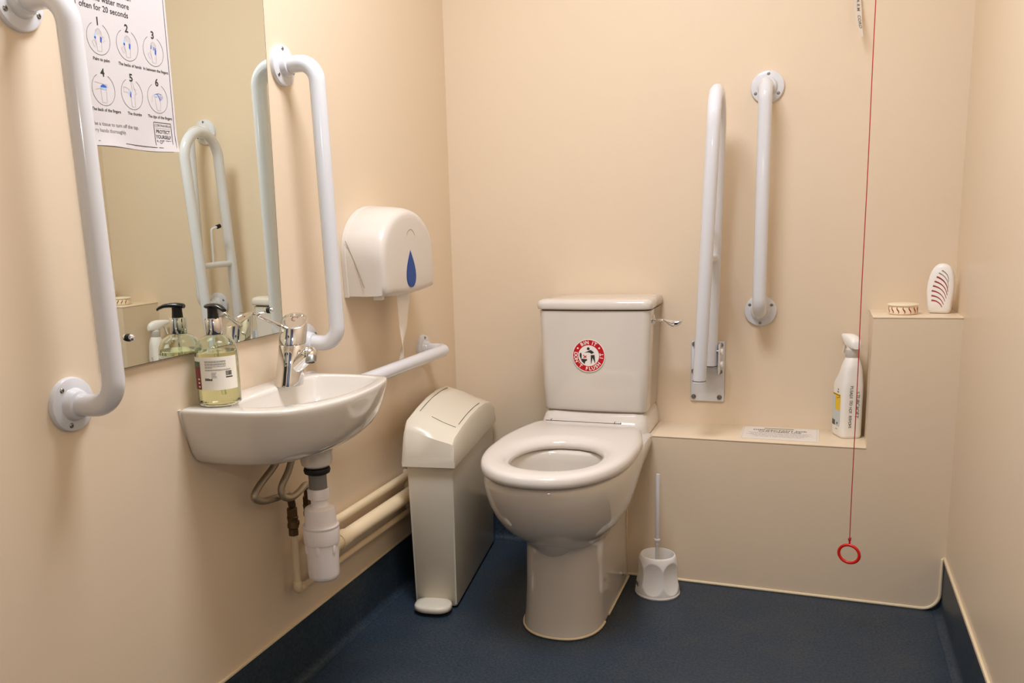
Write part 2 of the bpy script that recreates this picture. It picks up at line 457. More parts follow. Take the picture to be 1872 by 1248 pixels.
for yy, zz in ((-1.4535, .8646), (-1.0385, .8667)):
    xx = mx(zz)
    bm = NB(); lathe(bm, [(.0066, 0), (.0066, .0035), (.0058, .0045)], (xx, yy, zz), X, seg=20); w_ = mk('rubber_washer', bm, 'black_rubber', t)
    bm = NB(); lathe(bm, [(.0062, .0045)] + [(.0062 * cos(RAD(a)), .006 + .0056 * sin(RAD(a))) for a in (0, 18, 36, 54, 72, 86)], (xx, yy, zz), X, seg=20); mk('screw_cap', bm, 'chrome', w_)

# ------------------------------------------------------------------ poster on the mirror
t = thing('hand_washing_poster', 'white printed hand washing poster with six numbered circles on the mirror', 'poster', (.014, -1.395, 1.176))
PW, PH = .2125, .297
O = V((0, -1.502, 1.1755))
bm = NB()
nx, nz = 12, 14
def px_(u, v):                                       # slight curl along the bottom edge
    zz = O.z + v * PH
    cur = .0045 * max(0, 1 - v / .10) ** 2 * (.5 + .5 * sin(u * 9)) + .0022 * (1 - v) * (u - .3) ** 2
    return V((mx(zz) + .0022 + cur, O.y + u * PW, zz - .004 * (u - .5) * 0 + .0015 * sin(u * 7) * max(0, 1 - v / .08)))
g = [[px_(i / nx, j / nz) for i in range(nx + 1)] for j in range(nz + 1)]
fr = [[bm.verts.new(p) for p in r] for r in g]; bk = [[bm.verts.new(p - X * .0004) for p in r] for r in g]
for j in range(nz):
    for i in range(nx):
        bm.faces.new((fr[j][i], fr[j][i + 1], fr[j + 1][i + 1], fr[j + 1][i])); bm.faces.new((bk[j][i], bk[j + 1][i], bk[j + 1][i + 1], bk[j][i + 1]))
for j in range(nz):
    bm.faces.new((fr[j][0], fr[j + 1][0], bk[j + 1][0], bk[j][0])); bm.faces.new((fr[j][nx], bk[j][nx], bk[j + 1][nx], fr[j + 1][nx]))
for i in range(nx):
    bm.faces.new((fr[0][i], bk[0][i], bk[0][i + 1], fr[0][i + 1])); bm.faces.new((fr[nz][i], fr[nz][i + 1], bk[nz][i + 1], bk[nz][i]))
keep(bm)
pr_ = NB(); keep(pr_)                                # the print, drawn flat in (x = across, y = up) then laid on the sheet
def T2(s, size, x, y, mi=1, bold=0., align='CENTER'): text(pr_, s, size, (x, y, 0), X, Y, mi, bold, align, lift=0)
bl = .0055
for a, b in (((bl, bl + .002), (PW - bl, bl + .0005)), ((PW - bl, bl), (PW - bl, PH - bl)), ((PW - bl, PH - bl), (bl, PH - bl)), ((bl, PH - bl), (bl, bl))):
    stroke(pr_, [(a[0] + (b[0] - a[0]) * k / 12, a[1] + (b[1] - a[1]) * k / 12) for k in range(13)], .0011, (0, 0, 0), X, Y, 1, 0)
T2('Wash your hands with', .0126, .0125, .2400, 1, .0001, 'LEFT')
T2('soap and water more', .0126, .0125, .2260, 1, .0001, 'LEFT')
T2('often for 20 seconds', .0126, .0125, .2120, 1, .0001, 'LEFT')
CX = (.0465, .1100, .1715); CY = (.1655, .0885)
caps = ('Palm to palm', 'The backs of hands', 'In between the fingers', 'The back of the fingers', 'The thumbs', 'The tips of the fingers')
def hand(cx, cy, k):
    S = lambda pts, mi=3, w=.0006: stroke(pr_, [(cx + p[0] * .001, cy + p[1] * .001) for p in pts], w, (0, 0, 0), X, Y, mi, 0)
    P = lambda pts, mi: polyf(pr_, [(cx + p[0] * .001, cy + p[1] * .001) for p in pts], (0, 0, 0), X, Y, mi, 0)
    if k in (0, 1, 2):
        S([(-4, -19), (-5, -8), (-7, 0), (-6, 7), (-3, 13), (0, 15), (4, 14), (7, 10), (8, 3), (6, -6), (5, -19), (-4, -19)])
        S([(-14, -6), (-9, -3), (-6, -10), (-10, -14), (-14, -6)])
        for q in range(4): S([(-5 + 3.2 * q, 5), (-4.5 + 3.2 * q, 14 - abs(q - 1.5))])
        if k < 2:
            P([(-9, 2), (-6, 1), (-4, 9), (-6, 9)], 5); P([(-9, 0), (-6, -2), (-5, 2), (-8, 3)], 4)
        P([(3, -4), (6, -6), (7, 2), (4, 4)], 4)
        if k == 0: S([(7, 4), (13, 3), (10, 0), (14, -1), (9, -4)])
        if k == 2:
            for q in range(4): P([(-6 + 3.3 * q, 3 - q * .6), (-4 + 3.3 * q, 3 - q * .6), (-3.4 + 3.3 * q, 9 - q), (-5.2 + 3.3 * q, 9 - q)], 4 if q != 1 else 5)
    elif k == 3:
        S([(-5, -20), (-6, -6), (-6, 2), (6, 2), (6, -8), (5, -20), (-5, -20)]); S([(-18, 10), (-6, 9), (8, 8), (10, 5), (2, 2), (-8, 1), (-17, -1)])
        P([(-6, 3), (6, 3), (7, 6), (-1, 8), (-6, 5)], 4); P([(-6, 0), (6, 0), (6, 3), (-6, 3)], 5)
    elif k == 4:
        S([(-2, -20), (-3, -4), (1, 6), (0, 18), (4, 19), (6, 9), (9, 4), (6, -4), (5, -20), (-2, -20)]); S([(-18, 10), (-10, 9), (-3, 5), (-4, -4), (-10, 2), (-18, 2), (-18, 10)])
        S([(5, 9), (11, 8), (7, 5), (12, 2), (7, 0)]); P([(-5, -4), (-2, -6), (-2, 4), (-4, 3)], 4); P([(-6, 0), (-4, 0), (-3, 6), (-6, 5)], 5)
    else:
        S([(-4, -20), (-6, -6), (-7, 2), (2, 6), (7, -2), (5, -20), (-4, -20)]); S([(-15, -8), (-13, 2), (-7, 6), (2, 8), (12, 6), (14, 2), (8, -2)])
        P([(-8, 2), (0, 2), (1, 5), (-6, 5)], 5)
        S([(-3, 1), (0, 6), (4, 1), (6, -4)], 4, .0012)
        for q in range(4): S([(4, 5 - 1.8 * q), (13 - q, 3 - 1.5 * q)], 4, .0004)
        S([(-6, 6), (4, 8), (10, 7)], 4, .0009)
for k in range(6):
    cx, cy = CX[k % 3], CY[k // 3]
    stroke(pr_, arc(cx, cy, .0245, 118, 422, 40), .0008, (0, 0, 0), X, Y, 2, 0)
    T2(str(k + 1), .0170, cx + .001, cy + .0255, 1, .0004)
    T2(caps[k], .0068, cx + .002, cy - .0315, 1, .0001)
    hand(cx, cy, k)
T2('Use a tissue to turn off the tap.', .0082, .014, .0350, 2, .0001, 'LEFT'); T2('Dry hands thoroughly.', .0082, .014, .0250, 2, .0001, 'LEFT')
bx0, bx1, by0, by1 = .1555, .1985, .0105, .0480
for a, b in (((bx0, by0), (bx1, by0)), ((bx1, by0), (bx1, by1)), ((bx1, by1), (bx0, by1)), ((bx0, by1), (bx0, by0))): stroke(pr_, [a, b], .0010, (0, 0, 0), X, Y, 1, 0)
stroke(pr_, [(bx0 + .003, .0385), (bx1 - .003, .0385)], .0004, (0, 0, 0), X, Y, 2, 0)
T2('CORONAVIRUS', .0056, (bx0 + bx1) / 2, .0430, 1)
for k, s in enumerate(('PROTECT', 'YOURSELF', '& OTHERS')): T2(s, .0080, (bx0 + bx1) / 2, .0325 - .0085 * k, 1, .0002)
pr_.verts.ensure_lookup_table()
remap = {}
for v in pr_.verts:
    p = px_(min(1, max(0, v.co.x / PW)), min(1, max(0, v.co.y / PH))); remap[v] = bm.verts.new(p + X * .0003)
for f in pr_.faces:
    try: bm.faces.new([remap[v] for v in f.verts]).material_index = f.material_index
    except ValueError: pass
pr_.free()
mk('printed_sheet', bm, ['paper', 'ink', 'ink_grey', 'ink_light', 'ink_blue', 'ink_pale_blue'], t, smooth=30)

# ------------------------------------------------------------------ basin
def resample(pts, piv, n):
    """closed outline as n points at even angles about piv"""
    P = smoothpath(list(pts) + [pts[0]], 10); P = [(p.x, p.y) for p in [V((q[0], q[1], 0)) for q in P]]
    out = []
    for k in range(n):
        a = 2 * pi * k / n; d = (cos(a), sin(a)); best = None
        for i in range(len(P) - 1):
            x1, y1 = P[i][0] - piv[0], P[i][1] - piv[1]; x2, y2 = P[i + 1][0] - piv[0], P[i + 1][1] - piv[1]
            den = d[0] * (y2 - y1) - d[1] * (x2 - x1)
            if abs(den) < 1e-12: continue
            tt = (x1 * (y2 - y1) - y1 * (x2 - x1)) / den; s = (x1 * d[1] - y1 * d[0]) / den
            if tt > 0 and -1e-6 <= s <= 1 + 1e-6 and (best is None or tt < best): best = tt
        out.append((piv[0] + d[0] * (best or .01), piv[1] + d[1] * (best or .01)))
    return out
BP = (.135, -1.13); BN = 260
def V3(l): return [V((p[0], p[1], 0)) for p in l]
outer = resample(V3([(.001, -1.338), (.001, -1.25), (.001, -1.13), (.001, -1.02), (.001, -.942), (.04, -.937), (.09, -.935), (.14, -.935), (.188, -.937), (.224, -.946), (.244, -.970), (.258, -1.026), (.2665, -1.10), (.266, -1.17), (.254, -1.226), (.234, -1.272), (.204, -1.309), (.155, -1.330), (.10, -1.338), (.05, -1.340)]), BP, BN)
inner = resample(V3([(.064, -1.245), (.061, -1.16), (.061, -1.06), (.061, -.995), (.072, -.966), (.12, -.957), (.185, -.958), (.218, -.975), (.232, -1.02), (.238, -1.10), (.231, -1.165), (.209, -1.222), (.178, -1.265), (.135, -1.288), (.092, -1.283), (.071, -1.266)]), BP, BN)
def osc(s, z, sy=None, py=-1.17): return [V((max(.001, p[0] * s), py + (p[1] - py) * (sy or s), z)) for p in outer]
def isc(s, z, c=(.135, -1.11)): return [V((c[0] + (p[0] - c[0]) * s, c[1] + (p[1] - c[1]) * s, z)) for p in inner]
def lerp2(a, b, k, z): return [V((p[0] + (q[0] - p[0]) * k, p[1] + (q[1] - p[1]) * k, z)) for p, q in zip(a, b)]
t = thing('washbasin', 'small white wall-hung ceramic basin with soap bottle and tap', 'basin', (0, -1.13, .6))
bm = NB()
rings = [osc(.50, .598, .52), osc(.66, .600, .68), osc(.76, .6045, .765), osc(.83, .613, .83), osc(.89, .628, .885), osc(.935, .648, .925), osc(.965, .670, .957), osc(.988, .692, .985), osc(1., .706, 1.), osc(1., .711, 1.)]
rings += [lerp2(outer, inner, .015, .7135), lerp2(outer, inner, .05, .7155), lerp2(outer, inner, .12, .7162), lerp2(outer, inner, .85, .7160), lerp2(outer, inner, .95, .7150), isc(1., .7125), isc(.985, .708), isc(.95, .695), isc(.90, .678), isc(.82, .660), isc(.70, .646), isc(.52, .637), isc(.30, .632), isc(.13, .630)]
loft(bm, rings)
mk('bowl', bm, 'ceramic', t, smooth=60)
bm = NB(); lathe(bm, [(.021, .631), (.021, .6335), (.016, .634), (.014, .632), (.002, .632)], (.135, -1.11, 0), Z, seg=28); mk('waste_ring', bm, 'chrome', t)
TX, TY = .157, -1.13
bm = NB(); lathe(bm, [(.042, .607), (.036, .600), (.0335, .590), (.0325, .575), (.0305, .566), (.026, .562)], (TX, TY, 0), -Z if False else Z, seg=32); mk('outlet_boss', bm, 'ceramic', t)
bm = NB(); tube(bm, smoothpath([(.001, -1.3385, .714), (.001, -1.336, .700), (.001, -1.327, .672), (.001, -1.316, .645), (.001, -1.304, .621), (.001, -1.296, .610)], 4), .0038, seg=10); mk('sealant_bead', bm, 'ceramic', t)

# bottle trap hanging from the basin outlet
t = thing('bottle_trap', 'white plastic bottle trap hanging below the basin outlet', 'waste trap', (TX, TY, .318))
bm = NB(); lathe(bm, [(.026, .558), (.0275, .554), (.026, .548), (.022, .546)], (TX, TY, 0), Z, seg=32); mk('rubber_washer', bm, 'black_rubber', t)
bm = NB(); lathe(bm, [(.0185, .548), (.0185, .505)], (TX, TY, 0), Z, seg=28); mk('tail_pipe', bm, 'grey_plastic', t)
bm = NB()
N = 48; rr = lambda z, r, k: [V((TX + (r + (k if (i // 4) % 2 else 0)) * cos(2 * pi * i / N), TY + (r + (k if (i // 4) % 2 else 0)) * sin(2 * pi * i / N), z)) for i in range(N)]
loft(bm, [rr(.493, .0205, .0), rr(.494, .0215, .0014), rr(.513, .0215, .0014), rr(.5145, .0205, 0), rr(.515, .0188, 0)]); mk('neck_nut', bm, 'trap_plastic', t)
bm = NB(); lathe(bm, [(.0168, .494), (.0172, .481), (.0185, .478), (.027, .4755), (.0305, .473), (.0320, .468), (.0328, .434)], (TX, TY, 0), Z, seg=40)
tube(bm, fillet([(TX - .01, TY + .02, .452), (.105, -1.035, .452), (.105, -1.035, .341)], .025, 6), .0165, seg=20); mk('trap_body', bm, 'trap_plastic', t)
bm = NB(); lathe(bm, [(.034, .399), (.0362, .400), (.0370, .404), (.0376, .428), (.0366, .432), (.0376, .4335), (.0378, .437), (.0325, .4375)], (TX, TY, 0), Z, seg=48); mk('ring_nut', bm, 'trap_plastic', t)
bm = NB(); lathe(bm, [(.001, .3195), (.021, .3195), (.0275, .3215), (.0312, .326), (.0323, .333), (.0336, .400)], (TX, TY, 0), Z, seg=48)
for a in range(0, 360, 60):
    M = Matrix.Translation((TX, TY, 0)) @ Matrix.Rotation(RAD(a - 75), 4, 'Z')
    box(bm, (.031, -.0035, .380), (.0354, .0035, .400), .0008, M=M)
mk('cup', bm, 'trap_plastic', t)

# supply hoses, valves and pipes
def hose(pts, label):
    t = thing('flexible_hose', label, 'hose', pts[-1], 0, 'braided tap hoses under the basin')
    P = smoothpath(pts, 8)
    bm = NB(); tube(bm, P, .0075, seg=14); mk('braided_sleeve', bm, 'braid_steel', t)
    a, b = P[-1], (P[-1] - P[-4]).normalized()
    bm = NB(); lathe(bm, [(.0078, -.024), (.0085, -.022), (.0085, -.004), (.0078, 0)], a, b, seg=14); mk('ferrule', bm, 'brass_dull', t)
hose([(.062, -1.085, .589), (.058, -1.10, .575), (.045, -1.125, .545), (.040, -1.168, .520), (.040, -1.187, .502), (.042, -1.165, .487), (.045, -1.12, .480), (.045, -1.085, .477), (.038, -1.058, .463), (.035, -1.047, .437)], 'braided steel hose under the basin with the wider loop to the left')
hose([(.074, -1.070, .589), (.072, -1.078, .575), (.065, -1.095, .535), (.060, -1.118, .505), (.062, -1.117, .484), (.068, -1.098, .476), (.070, -1.070, .480), (.066, -1.040, .485), (.056, -1.015, .476), (.048, -1.003, .447)], 'braided steel hose under the basin with the tighter loop beside the trap')
def valve(x, y, z, label, side):
    t = thing('isolation_valve', label, 'valve', (x, y, z), 0, 'pipe isolation valves under the basin')
    def hexa(z0, z1, r, m, n):
        bm = NB(); lathe(bm, [(r * .9, z0), (r, z0 + .0012), (r, z1 - .0012), (r * .9, z1)], (x, y, z), Z, seg=6); mk(n, bm, m, t, smooth=20)
    hexa(.042, .060, .0125, 'brass_dull', 'compression_nut')
    bm = NB(); lathe(bm, [(.009, .012), (.0125, .016), (.0125, .024), (.011, .028), (.0115, .034), (.0125, .040), (.010, .043)], (x, y, z), Z, seg=20)
    lathe(bm, [(.006, 0), (.006, .013), (.0045, .014)], (x, y, z + .026), side, seg=14); mk('valve_body', bm, 'brass_dull', t)
    hexa(-.002, .014, .0118, 'brass_dull', 'compression_nut')
valve(.035, -1.049, .374, 'dull brass isolation valve left of the bottle trap', V((.9, .4, 0)).normalized())
valve(.048, -1.003, .388, 'dull brass isolation valve half hidden behind the bottle trap', V((.8, .6, 0)).normalized())
def pipe(name, pts, r, rad, label):
    t = thing(name, label, 'pipe', pts[0])
    bm = NB(); tube(bm, fillet(pts, rad, 8), r, seg=18); mk('pipe_run', bm, 'painted_pipe', t)
    return t
p = pipe('supply_pipe', [(.001, -.412, .230), (.026, -.412, .230), (.026, -1.012, .2355), (.035, -1.049, .2395), (.035, -1.049, .376)], .0078, .012, 'cream painted lowest pipe along the left wall turning up to a valve')
for o, d in (((.035, -1.049, .244), Z), ((.030, -1.028, .2365), V((-.2, 1, 0)).normalized())):
    bm = NB(); lathe(bm, [(.0088, 0), (.0094, .001), (.0094, .018), (.0088, .019)], o, d, seg=18); mk('elbow_socket', bm, 'painted_pipe', p)
pipe('supply_pipe', [(.001, -.418, .333), (.020, -.418, .333), (.020, -.965, .334), (.048, -1.003, .3345), (.048, -1.003, .390)], .0105, .012, 'cream painted topmost pipe of the three along the left wall')
p = pipe('waste_pipe', [(.001, -.405, .2875), (.040, -.405, .2875), (.040, -.90, .2915), (.105, -1.035, .2915), (.105, -1.035, .340)], .0195, .022, 'cream painted fat waste pipe running from the trap along the left wall')
for yy in (-.858,):
    bm = NB(); lathe(bm, [(.0205, 0), (.0225, .001), (.0225, .035), (.0205, .036)], (.040, yy - .018, .2915), Y, seg=28); mk('pipe_coupling', bm, 'painted_pipe', p)

# ------------------------------------------------------------------ tap
TPX, TPY, TPZ = .071, -1.078, .7158
t = thing('mixer_tap', 'chrome single lever mixer tap on the back ledge of the basin', 'tap', (TPX, TPY, TPZ))
bm = NB(); lathe(bm, [(.030, 0), (.0302, .002), (.0296, .01), (.0285, .04), (.0278, .0815), (.0268, .083)], (TPX, TPY, TPZ), Z, seg=40); mk('tap_body', bm, 'chrome', t)
bm = NB()
top_n = V((.25, -.42, 1)).normalized(); ct = V((TPX + .002, TPY + .006, TPZ + .134))
def capring(r, h, slant):
    out = []
    for i in range(40):
        a = 2 * pi * i / 40; p = V((TPX + r * cos(a), TPY + r * sin(a), 0))
        zt = ct.z - ((p.x - ct.x) * top_n.x + (p.y - ct.y) * top_n.y) / top_n.z
        p.z = (TPZ + h) * (1 - slant) + zt * slant + (h if slant else 0) * 0; out.append(p)
    return out
loft(bm, [capring(.0270, .084, 0), capring(.0283, .085, 0), capring(.0283, 0, .985), capring(.0276, 0, .997), capring(.0262, 0, 1.0), capring(.0225, 0, 1.0), capring(.0215, 0, .992), capring(.001, 0, .992)])
cap_ = mk('tap_cap', bm, 'chrome', t)
bm = NB(); keep(bm)
u_ = (X - top_n * X.dot(top_n)).normalized(); v_ = top_n.cross(u_)
cc = ct - Z * .0005
stroke(bm, arc(-.004, 0, .007, 60, 300, 14), .0012, cc, u_, v_, 0, .0006); mk('temperature_mark', bm, ['label_red'], cap_, smooth=None)
sA, sB = V((TPX + .012, TPY - .004, TPZ + .036)), V((TPX + .054, TPY - .014, TPZ + .069))
bm = NB(); ax_ = (sB - sA).normalized(); Ls = (sB - sA).length
lathe(bm, [(.0135, -.012), (.0150, 0), (.0160, .02), (.0166, Ls - .008)] + [(.0168 * cos(RAD(a)), Ls - .004 + .0168 * sin(RAD(a)) * .85) for a in (0, 15, 30, 45, 60, 75, 88)], sA, ax_, seg=32); sp_ = mk('spout', bm, 'chrome', t)
bm = NB(); dn = V((.25, -.35, -1)).normalized(); lathe(bm, [(.0105, 0), (.0115, .002), (.0110, .0125), (.0085, .0135), (.008, .011), (.001, .011)], sB + dn * .007 + V((.002, -.001, 0)), dn, seg=24); mk('aerator', bm, 'steel', sp_)
l0, l1, l2 = V((TPX - .012, TPY + .004, TPZ + .122)), V((.0455, -1.141, .8685)), V((.0565, -1.127, .8695))
bm = NB(); tube(bm, fillet([l0 - (l1 - l0) * .25, l1 + (l1 - l0) * .05, l2], .004, 6), .0041, seg=14); mk('lever', bm, 'chrome', t)

for ch in [o for o in bpy.data.objects if o.type == 'MESH' and o.parent and root_of(o) == t and o.name != 'lever']:   # the tap leans a little towards the back wall
    for v in ch.data.vertices: v.co.y += .20 * max(0, v.co.z); v.co.x += .05 * max(0, v.co.z)
# ------------------------------------------------------------------ soap bottle
SX, SY, SZ = .0500, -1.2790, .7164
t = thing('soap_bottle', 'clear pump bottle of pale yellow hand soap on the left end of the basin', 'soap bottle', (SX, SY, SZ), RAD(41))
bm = NB()
op = [(.001, .003), (.030, .001), (.0375, .0025), (.0395, .006), (.0398, .098), (.0388, .107), (.0355, .116), (.030, .123), (.022, .128), (.0155, .131), (.0145, .134), (.0145, .139)]
ip = [(.0130, .139), (.0130, .134), (.0140, .1305), (.021, .1265), (.029, .1215), (.034, .115), (.0372, .1065), (.0382, .098), (.0380, .007), (.036, .0045), (.001, .0045)]
lathe(bm, op + ip, (0, 0, 0), Z, seg=48, cap0=False, cap1=False); bot = mk('bottle', bm, 'clear_plastic', t, world=False)
bm = NB(); lathe(bm, [(.001, .0052), (.0355, .0052), (.0375, .008), (.0377, .0985), (.0374, .1005), (.0370, .1010), (.001, .1010)], (0, 0, 0), Z, seg=48); mk('liquid_soap', bm, 'soap_liquid', t, world=False)
bm = NB(); keep(bm)
RL = .0402
def wrap(u, v): return V((RL * sin(u / RL), -RL * cos(u / RL), v))   # u = arc length, front towards -y
U0, U1, L0, L1 = -.036, .037, .033, .094
nn = 24
a_ = [bm.verts.new(wrap(U0 + (U1 - U0) * k / nn, L0)) for k in range(nn + 1)]; b_ = [bm.verts.new(wrap(U0 + (U1 - U0) * k / nn, L1)) for k in range(nn + 1)]
for k in range(nn): bm.faces.new((a_[k], a_[k + 1], b_[k + 1], b_[k]))
def lab(u, v, w, h, mi, out=.0002):
    m = max(1, int(w / .004)); 
    v = v + .0095
    q = [[bm.verts.new(wrap(u + w * k / m, v + hh) * 1.0 + V((sin((u + w * k / m) / RL), -cos((u + w * k / m) / RL), 0)) * out) for k in range(m + 1)] for hh in (0, h)]
    for k in range(m): bm.faces.new((q[0][k], q[0][k + 1], q[1][k + 1], q[1][k])).material_index = mi
DV = .0095
rnd = random.Random(3)
for k, v in enumerate((.0765, .0745, .0715, .0695, .0665, .0643)):
    u = -.026; end = .013 if k != 5 else -.012
    while u < end:
        w = min(rnd.uniform(.002, .006), end - u); lab(u, v, w, .0010, 2); u += w + .0006
for v in (.0610, .0595):
    u = -.026
    while u < .018: w = rnd.uniform(.002, .005); lab(u, v, w, .0007, 2); u += w + .0006
for k in range(6): lab(-.0145, .0555 - k * .0018, rnd.uniform(.007, .0105), .0006, 2)
for k in range(11): lab(.0115 + k * .0011, .0495, rnd.choice((.0004, .0007, .0008)), .0085, 1)
lab(.0115, .0455, .0135, .0022, 1)
text_bm = NB(); keep(text_bm); text(text_bm, '500ml', .0058, (-.0205, .0432, 0), X, Y, 0, .0003, lift=0)
rm = {v: bm.verts.new(wrap(v.co.x, v.co.y + DV) + V((sin(v.co.x / RL), -cos(v.co.x / RL), 0)) * .0003) for v in text_bm.verts}
for f in text_bm.faces: bm.faces.new([rm[v] for v in f.verts]).material_index = 1
text_bm.free()
lab(-.060, .024, .0235, .060, 0, .0); lab(-.060, .024, .0225, .042, 3, .0003); lab(-.060, .066, .0225, .010, 4, .0003)
for k in range(3): lab(-.046, .028 + .007 * k, .0055, .0025, 0, .0005)
mk('label', bm, ['label_cream', 'ink', 'ink_grey', 'label_red', 'label_green'], t, world=False, smooth=40)
bm = NB(); lathe(bm, [(.0150, .1315), (.0158, .133), (.0158, .1605), (.0148, .162), (.006, .1622)], (0, 0, 0), Z, seg=36); mk('collar', bm, 'chrome', t, world=False)
bm = NB(); lathe(bm, [(.0105, .162), (.0100, .167), (.0095, .173), (.0095, .181)], (0, 0, 0), Z, seg=28)
rings = []
for k, (d, w, zz, h) in enumerate(((-.014, .008, .1785, .008), (-.012, .0105, .1785, .0095), (0, .0115, .179, .0105), (.012, .0095, .180, .0092), (.024, .0075, .1795, .0078), (.033, .006, .1765, .007), (.0375, .0052, .174, .0062))):
    rings.append([V((d + (h * .2 if False else 0), w * cos(a) , zz + h / 2 + h / 2 * sin(a))) for a in [2 * pi * i / 16 for i in range(16)]])
loft(bm, rings)
bm.transform(Matrix.Rotation(RAD(-61), 4, 'Z'))
mk('pump_head', bm, 'black_plastic', t, world=False)
bm = NB(); tube(bm, [(0, 0, .135), (0, 0, .095), (.006, 0, .02)], .0032, seg=10); mk('dip_tube', bm, 'clear_plastic', t, world=False)

# ------------------------------------------------------------------ toilet roll dispenser and its paper
DY = -.549
t = thing('toilet_roll_dispenser', 'white domed toilet roll dispenser with blue teardrop window on left wall', 'dispenser', (0, DY, .86))
def dome(hw, top, zb, n=40, sl=0.0):
    pts = []
    ah = min(.122, hw * .80); zmid = top - ah
    zb = min(zb, zmid - .004)
    for k in range(9): pts.append((-hw + 2 * hw * k / 8, zb - .008 * sin(pi * k / 8)))
    for k in range(1, 5): pts.append((hw + sl * (k / 4), zb + (zmid - zb) * k / 4))
    for k in range(1, 24):
        a = pi * k / 24; c = cos(a); s_ = sin(a)
        pts.append((math.copysign(abs(c) ** .97, c) * (hw + sl), zmid + (top - zmid) * s_ ** .97))
    for k in range(0, 4): pts.append((-hw - sl * (1 - k / 4), zmid + (zb - zmid) * k / 4))
    return pts
def dring(x, hw, top, zb, sl=.006): return [V((x, DY + p[0], p[1])) for p in dome(hw, top, zb, sl=sl)]
bm = NB()
loft(bm, [dring(.001, .1495, 1.0815, .8665), dring(.006, .1505, 1.083, .865), dring(.060, .1505, 1.080, .864), dring(.088, .1495, 1.076, .8645), dring(.101, .148, 1.072, .866), dring(.1075, .1455, 1.068, .8685), dring(.1115, .1415, 1.063, .873), dring(.1135, .136, 1.057, .878), dring(.1145, .128, 1.048, .885), dring(.1152, .08, 1.00, .915)])
mk('cover', bm, 'dispenser_plastic', t, smooth=55)
bm = NB(); loft(bm, [dring(.0005, .1515, 1.084, .862), dring(.012, .1520, 1.0845, .8615), dring(.014, .1500, 1.083, .8635)]); mk('back_plate', bm, 'dispenser_plastic', t, smooth=40)
bm = NB()
for (dx, s_) in ((0., 1.10), (.0004, 1.0)):
    drop = []
    for k in range(48):
        a = 2 * pi * k / 48; drop.append((.0345 * s_ * sin(a) * sin(a / 2) ** 1.15, -.043 * s_ * -cos(a) if False else .043 * s_ * cos(a)))
    extr(bm, drop, (.1143 + dx, -.551, .922), Y, Z, X, .0014, 1 if s_ > 1.1 else 0)
mk('level_window', bm, ['window_blue', 'dispenser_plastic'], t, smooth=30)
bm = NB(); stroke(bm, [(p[0], p[1]) for p in arc(0, 0, .026, 25, 155, 12)], .0012, (.1151, -.545, .995), Y, Z, 0, .0005); mk('finger_mark', bm, ['slot_shadow'], t, smooth=None)
bm = NB(); tube(bm, [(.014, -.7050, 1.00), (.034, -.7052, .955), (.050, -.7050, .912), (.060, -.7048, .885)], .0009, seg=6); mk('side_seam', bm, 'slot_shadow', t)
bm = NB(); box(bm, (.05, -.645, .850), (.075, -.630, .862), .002); mk('tear_catch', bm, 'white_plastic', t)
bm = NB()
g = []
nu, nv = 8, 22
for j in range(nv + 1):
    v = j / nv; z = .868 - .192 * v
    lft = -.527 - .012 * v + .004 * sin(v * 9) * v; rgt = -.440 - .052 * v - .024 * v * v + .006 * sin(v * 13 + 1) * v
    if v > .8: rgt = rgt + (lft - rgt) * (v - .8) / .2 * .55
    g.append([V((.058 + .010 * sin(3.2 * i / nu + v * 2) * v + .008 * v, lft + (rgt - lft) * i / nu, z - .012 * v * v * (1 - i / nu) * -1)) for i in range(nu + 1)])
fr = [[bm.verts.new(p) for p in r] for r in g]; bk = [[bm.verts.new(p - X * .0008) for p in r] for r in g]
for j in range(nv):
    for i in range(nu):
        bm.faces.new((fr[j][i], fr[j][i + 1], fr[j + 1][i + 1], fr[j + 1][i])); bm.faces.new((bk[j][i], bk[j + 1][i], bk[j + 1][i + 1], bk[j][i + 1]))
    bm.faces.new((fr[j][0], fr[j + 1][0], bk[j + 1][0], bk[j][0])); bm.faces.new((fr[j][nu], bk[j][nu], bk[j + 1][nu], fr[j + 1][nu]))
for i in range(nu): bm.faces.new((fr[nv][i], fr[nv][i + 1], bk[nv][i + 1], bk[nv][i]))
tag(mk('toilet_paper', bm, 'tissue', smooth=60), 'torn end of toilet paper hanging below the white dispenser', 'toilet paper')

# ------------------------------------------------------------------ sanitary bin
t = thing('sanitary_bin', 'tall narrow beige pedal bin in the corner left of the toilet', 'bin', (.149, -.559, 0), RAD(8.2))
BWb, BWt, BL = .119, .129, .515
bm = NB()
rr_ = lambda w, l0, l1, z, r=.008: [V((x, y, z)) for x, y in [(-w / 2 + r * (1 - cos(a)), l0 + r * (1 - sin(a))) for a in (RAD(0), RAD(45), RAD(90))] + [(w / 2 - r * (1 - sin(a)), l0 + r * (1 - cos(a))) for a in (RAD(0), RAD(45), RAD(90))] + [(w / 2 - r * (1 - cos(a)), l1 - r * (1 - sin(a))) for a in (RAD(0), RAD(45), RAD(90))] + [(-w / 2 + r * (1 - sin(a)), l1 - r * (1 - cos(a))) for a in (RAD(0), RAD(45), RAD(90))]]
loft(bm, [rr_(BWb - .006, .004, BL - .02, .006), rr_(BWb, 0, BL - .015, .012), rr_(BWt, -.008, BL, .40), rr_(BWt, -.008, BL, .412)])
mk('bin_body', bm, 'bin_plastic', t, world=False)
bm = NB()                                                  # lid: lip, sloping front, crown falling to the right
LW = .143
ys = [-.022, -.016, .004, .10, .20, .30, .40, .47, .505, .517]
def crown(u):                                              # arch along the length
    return .030 * sin(pi * min(1, max(0, (u + .03) / .58))) 
rings = []
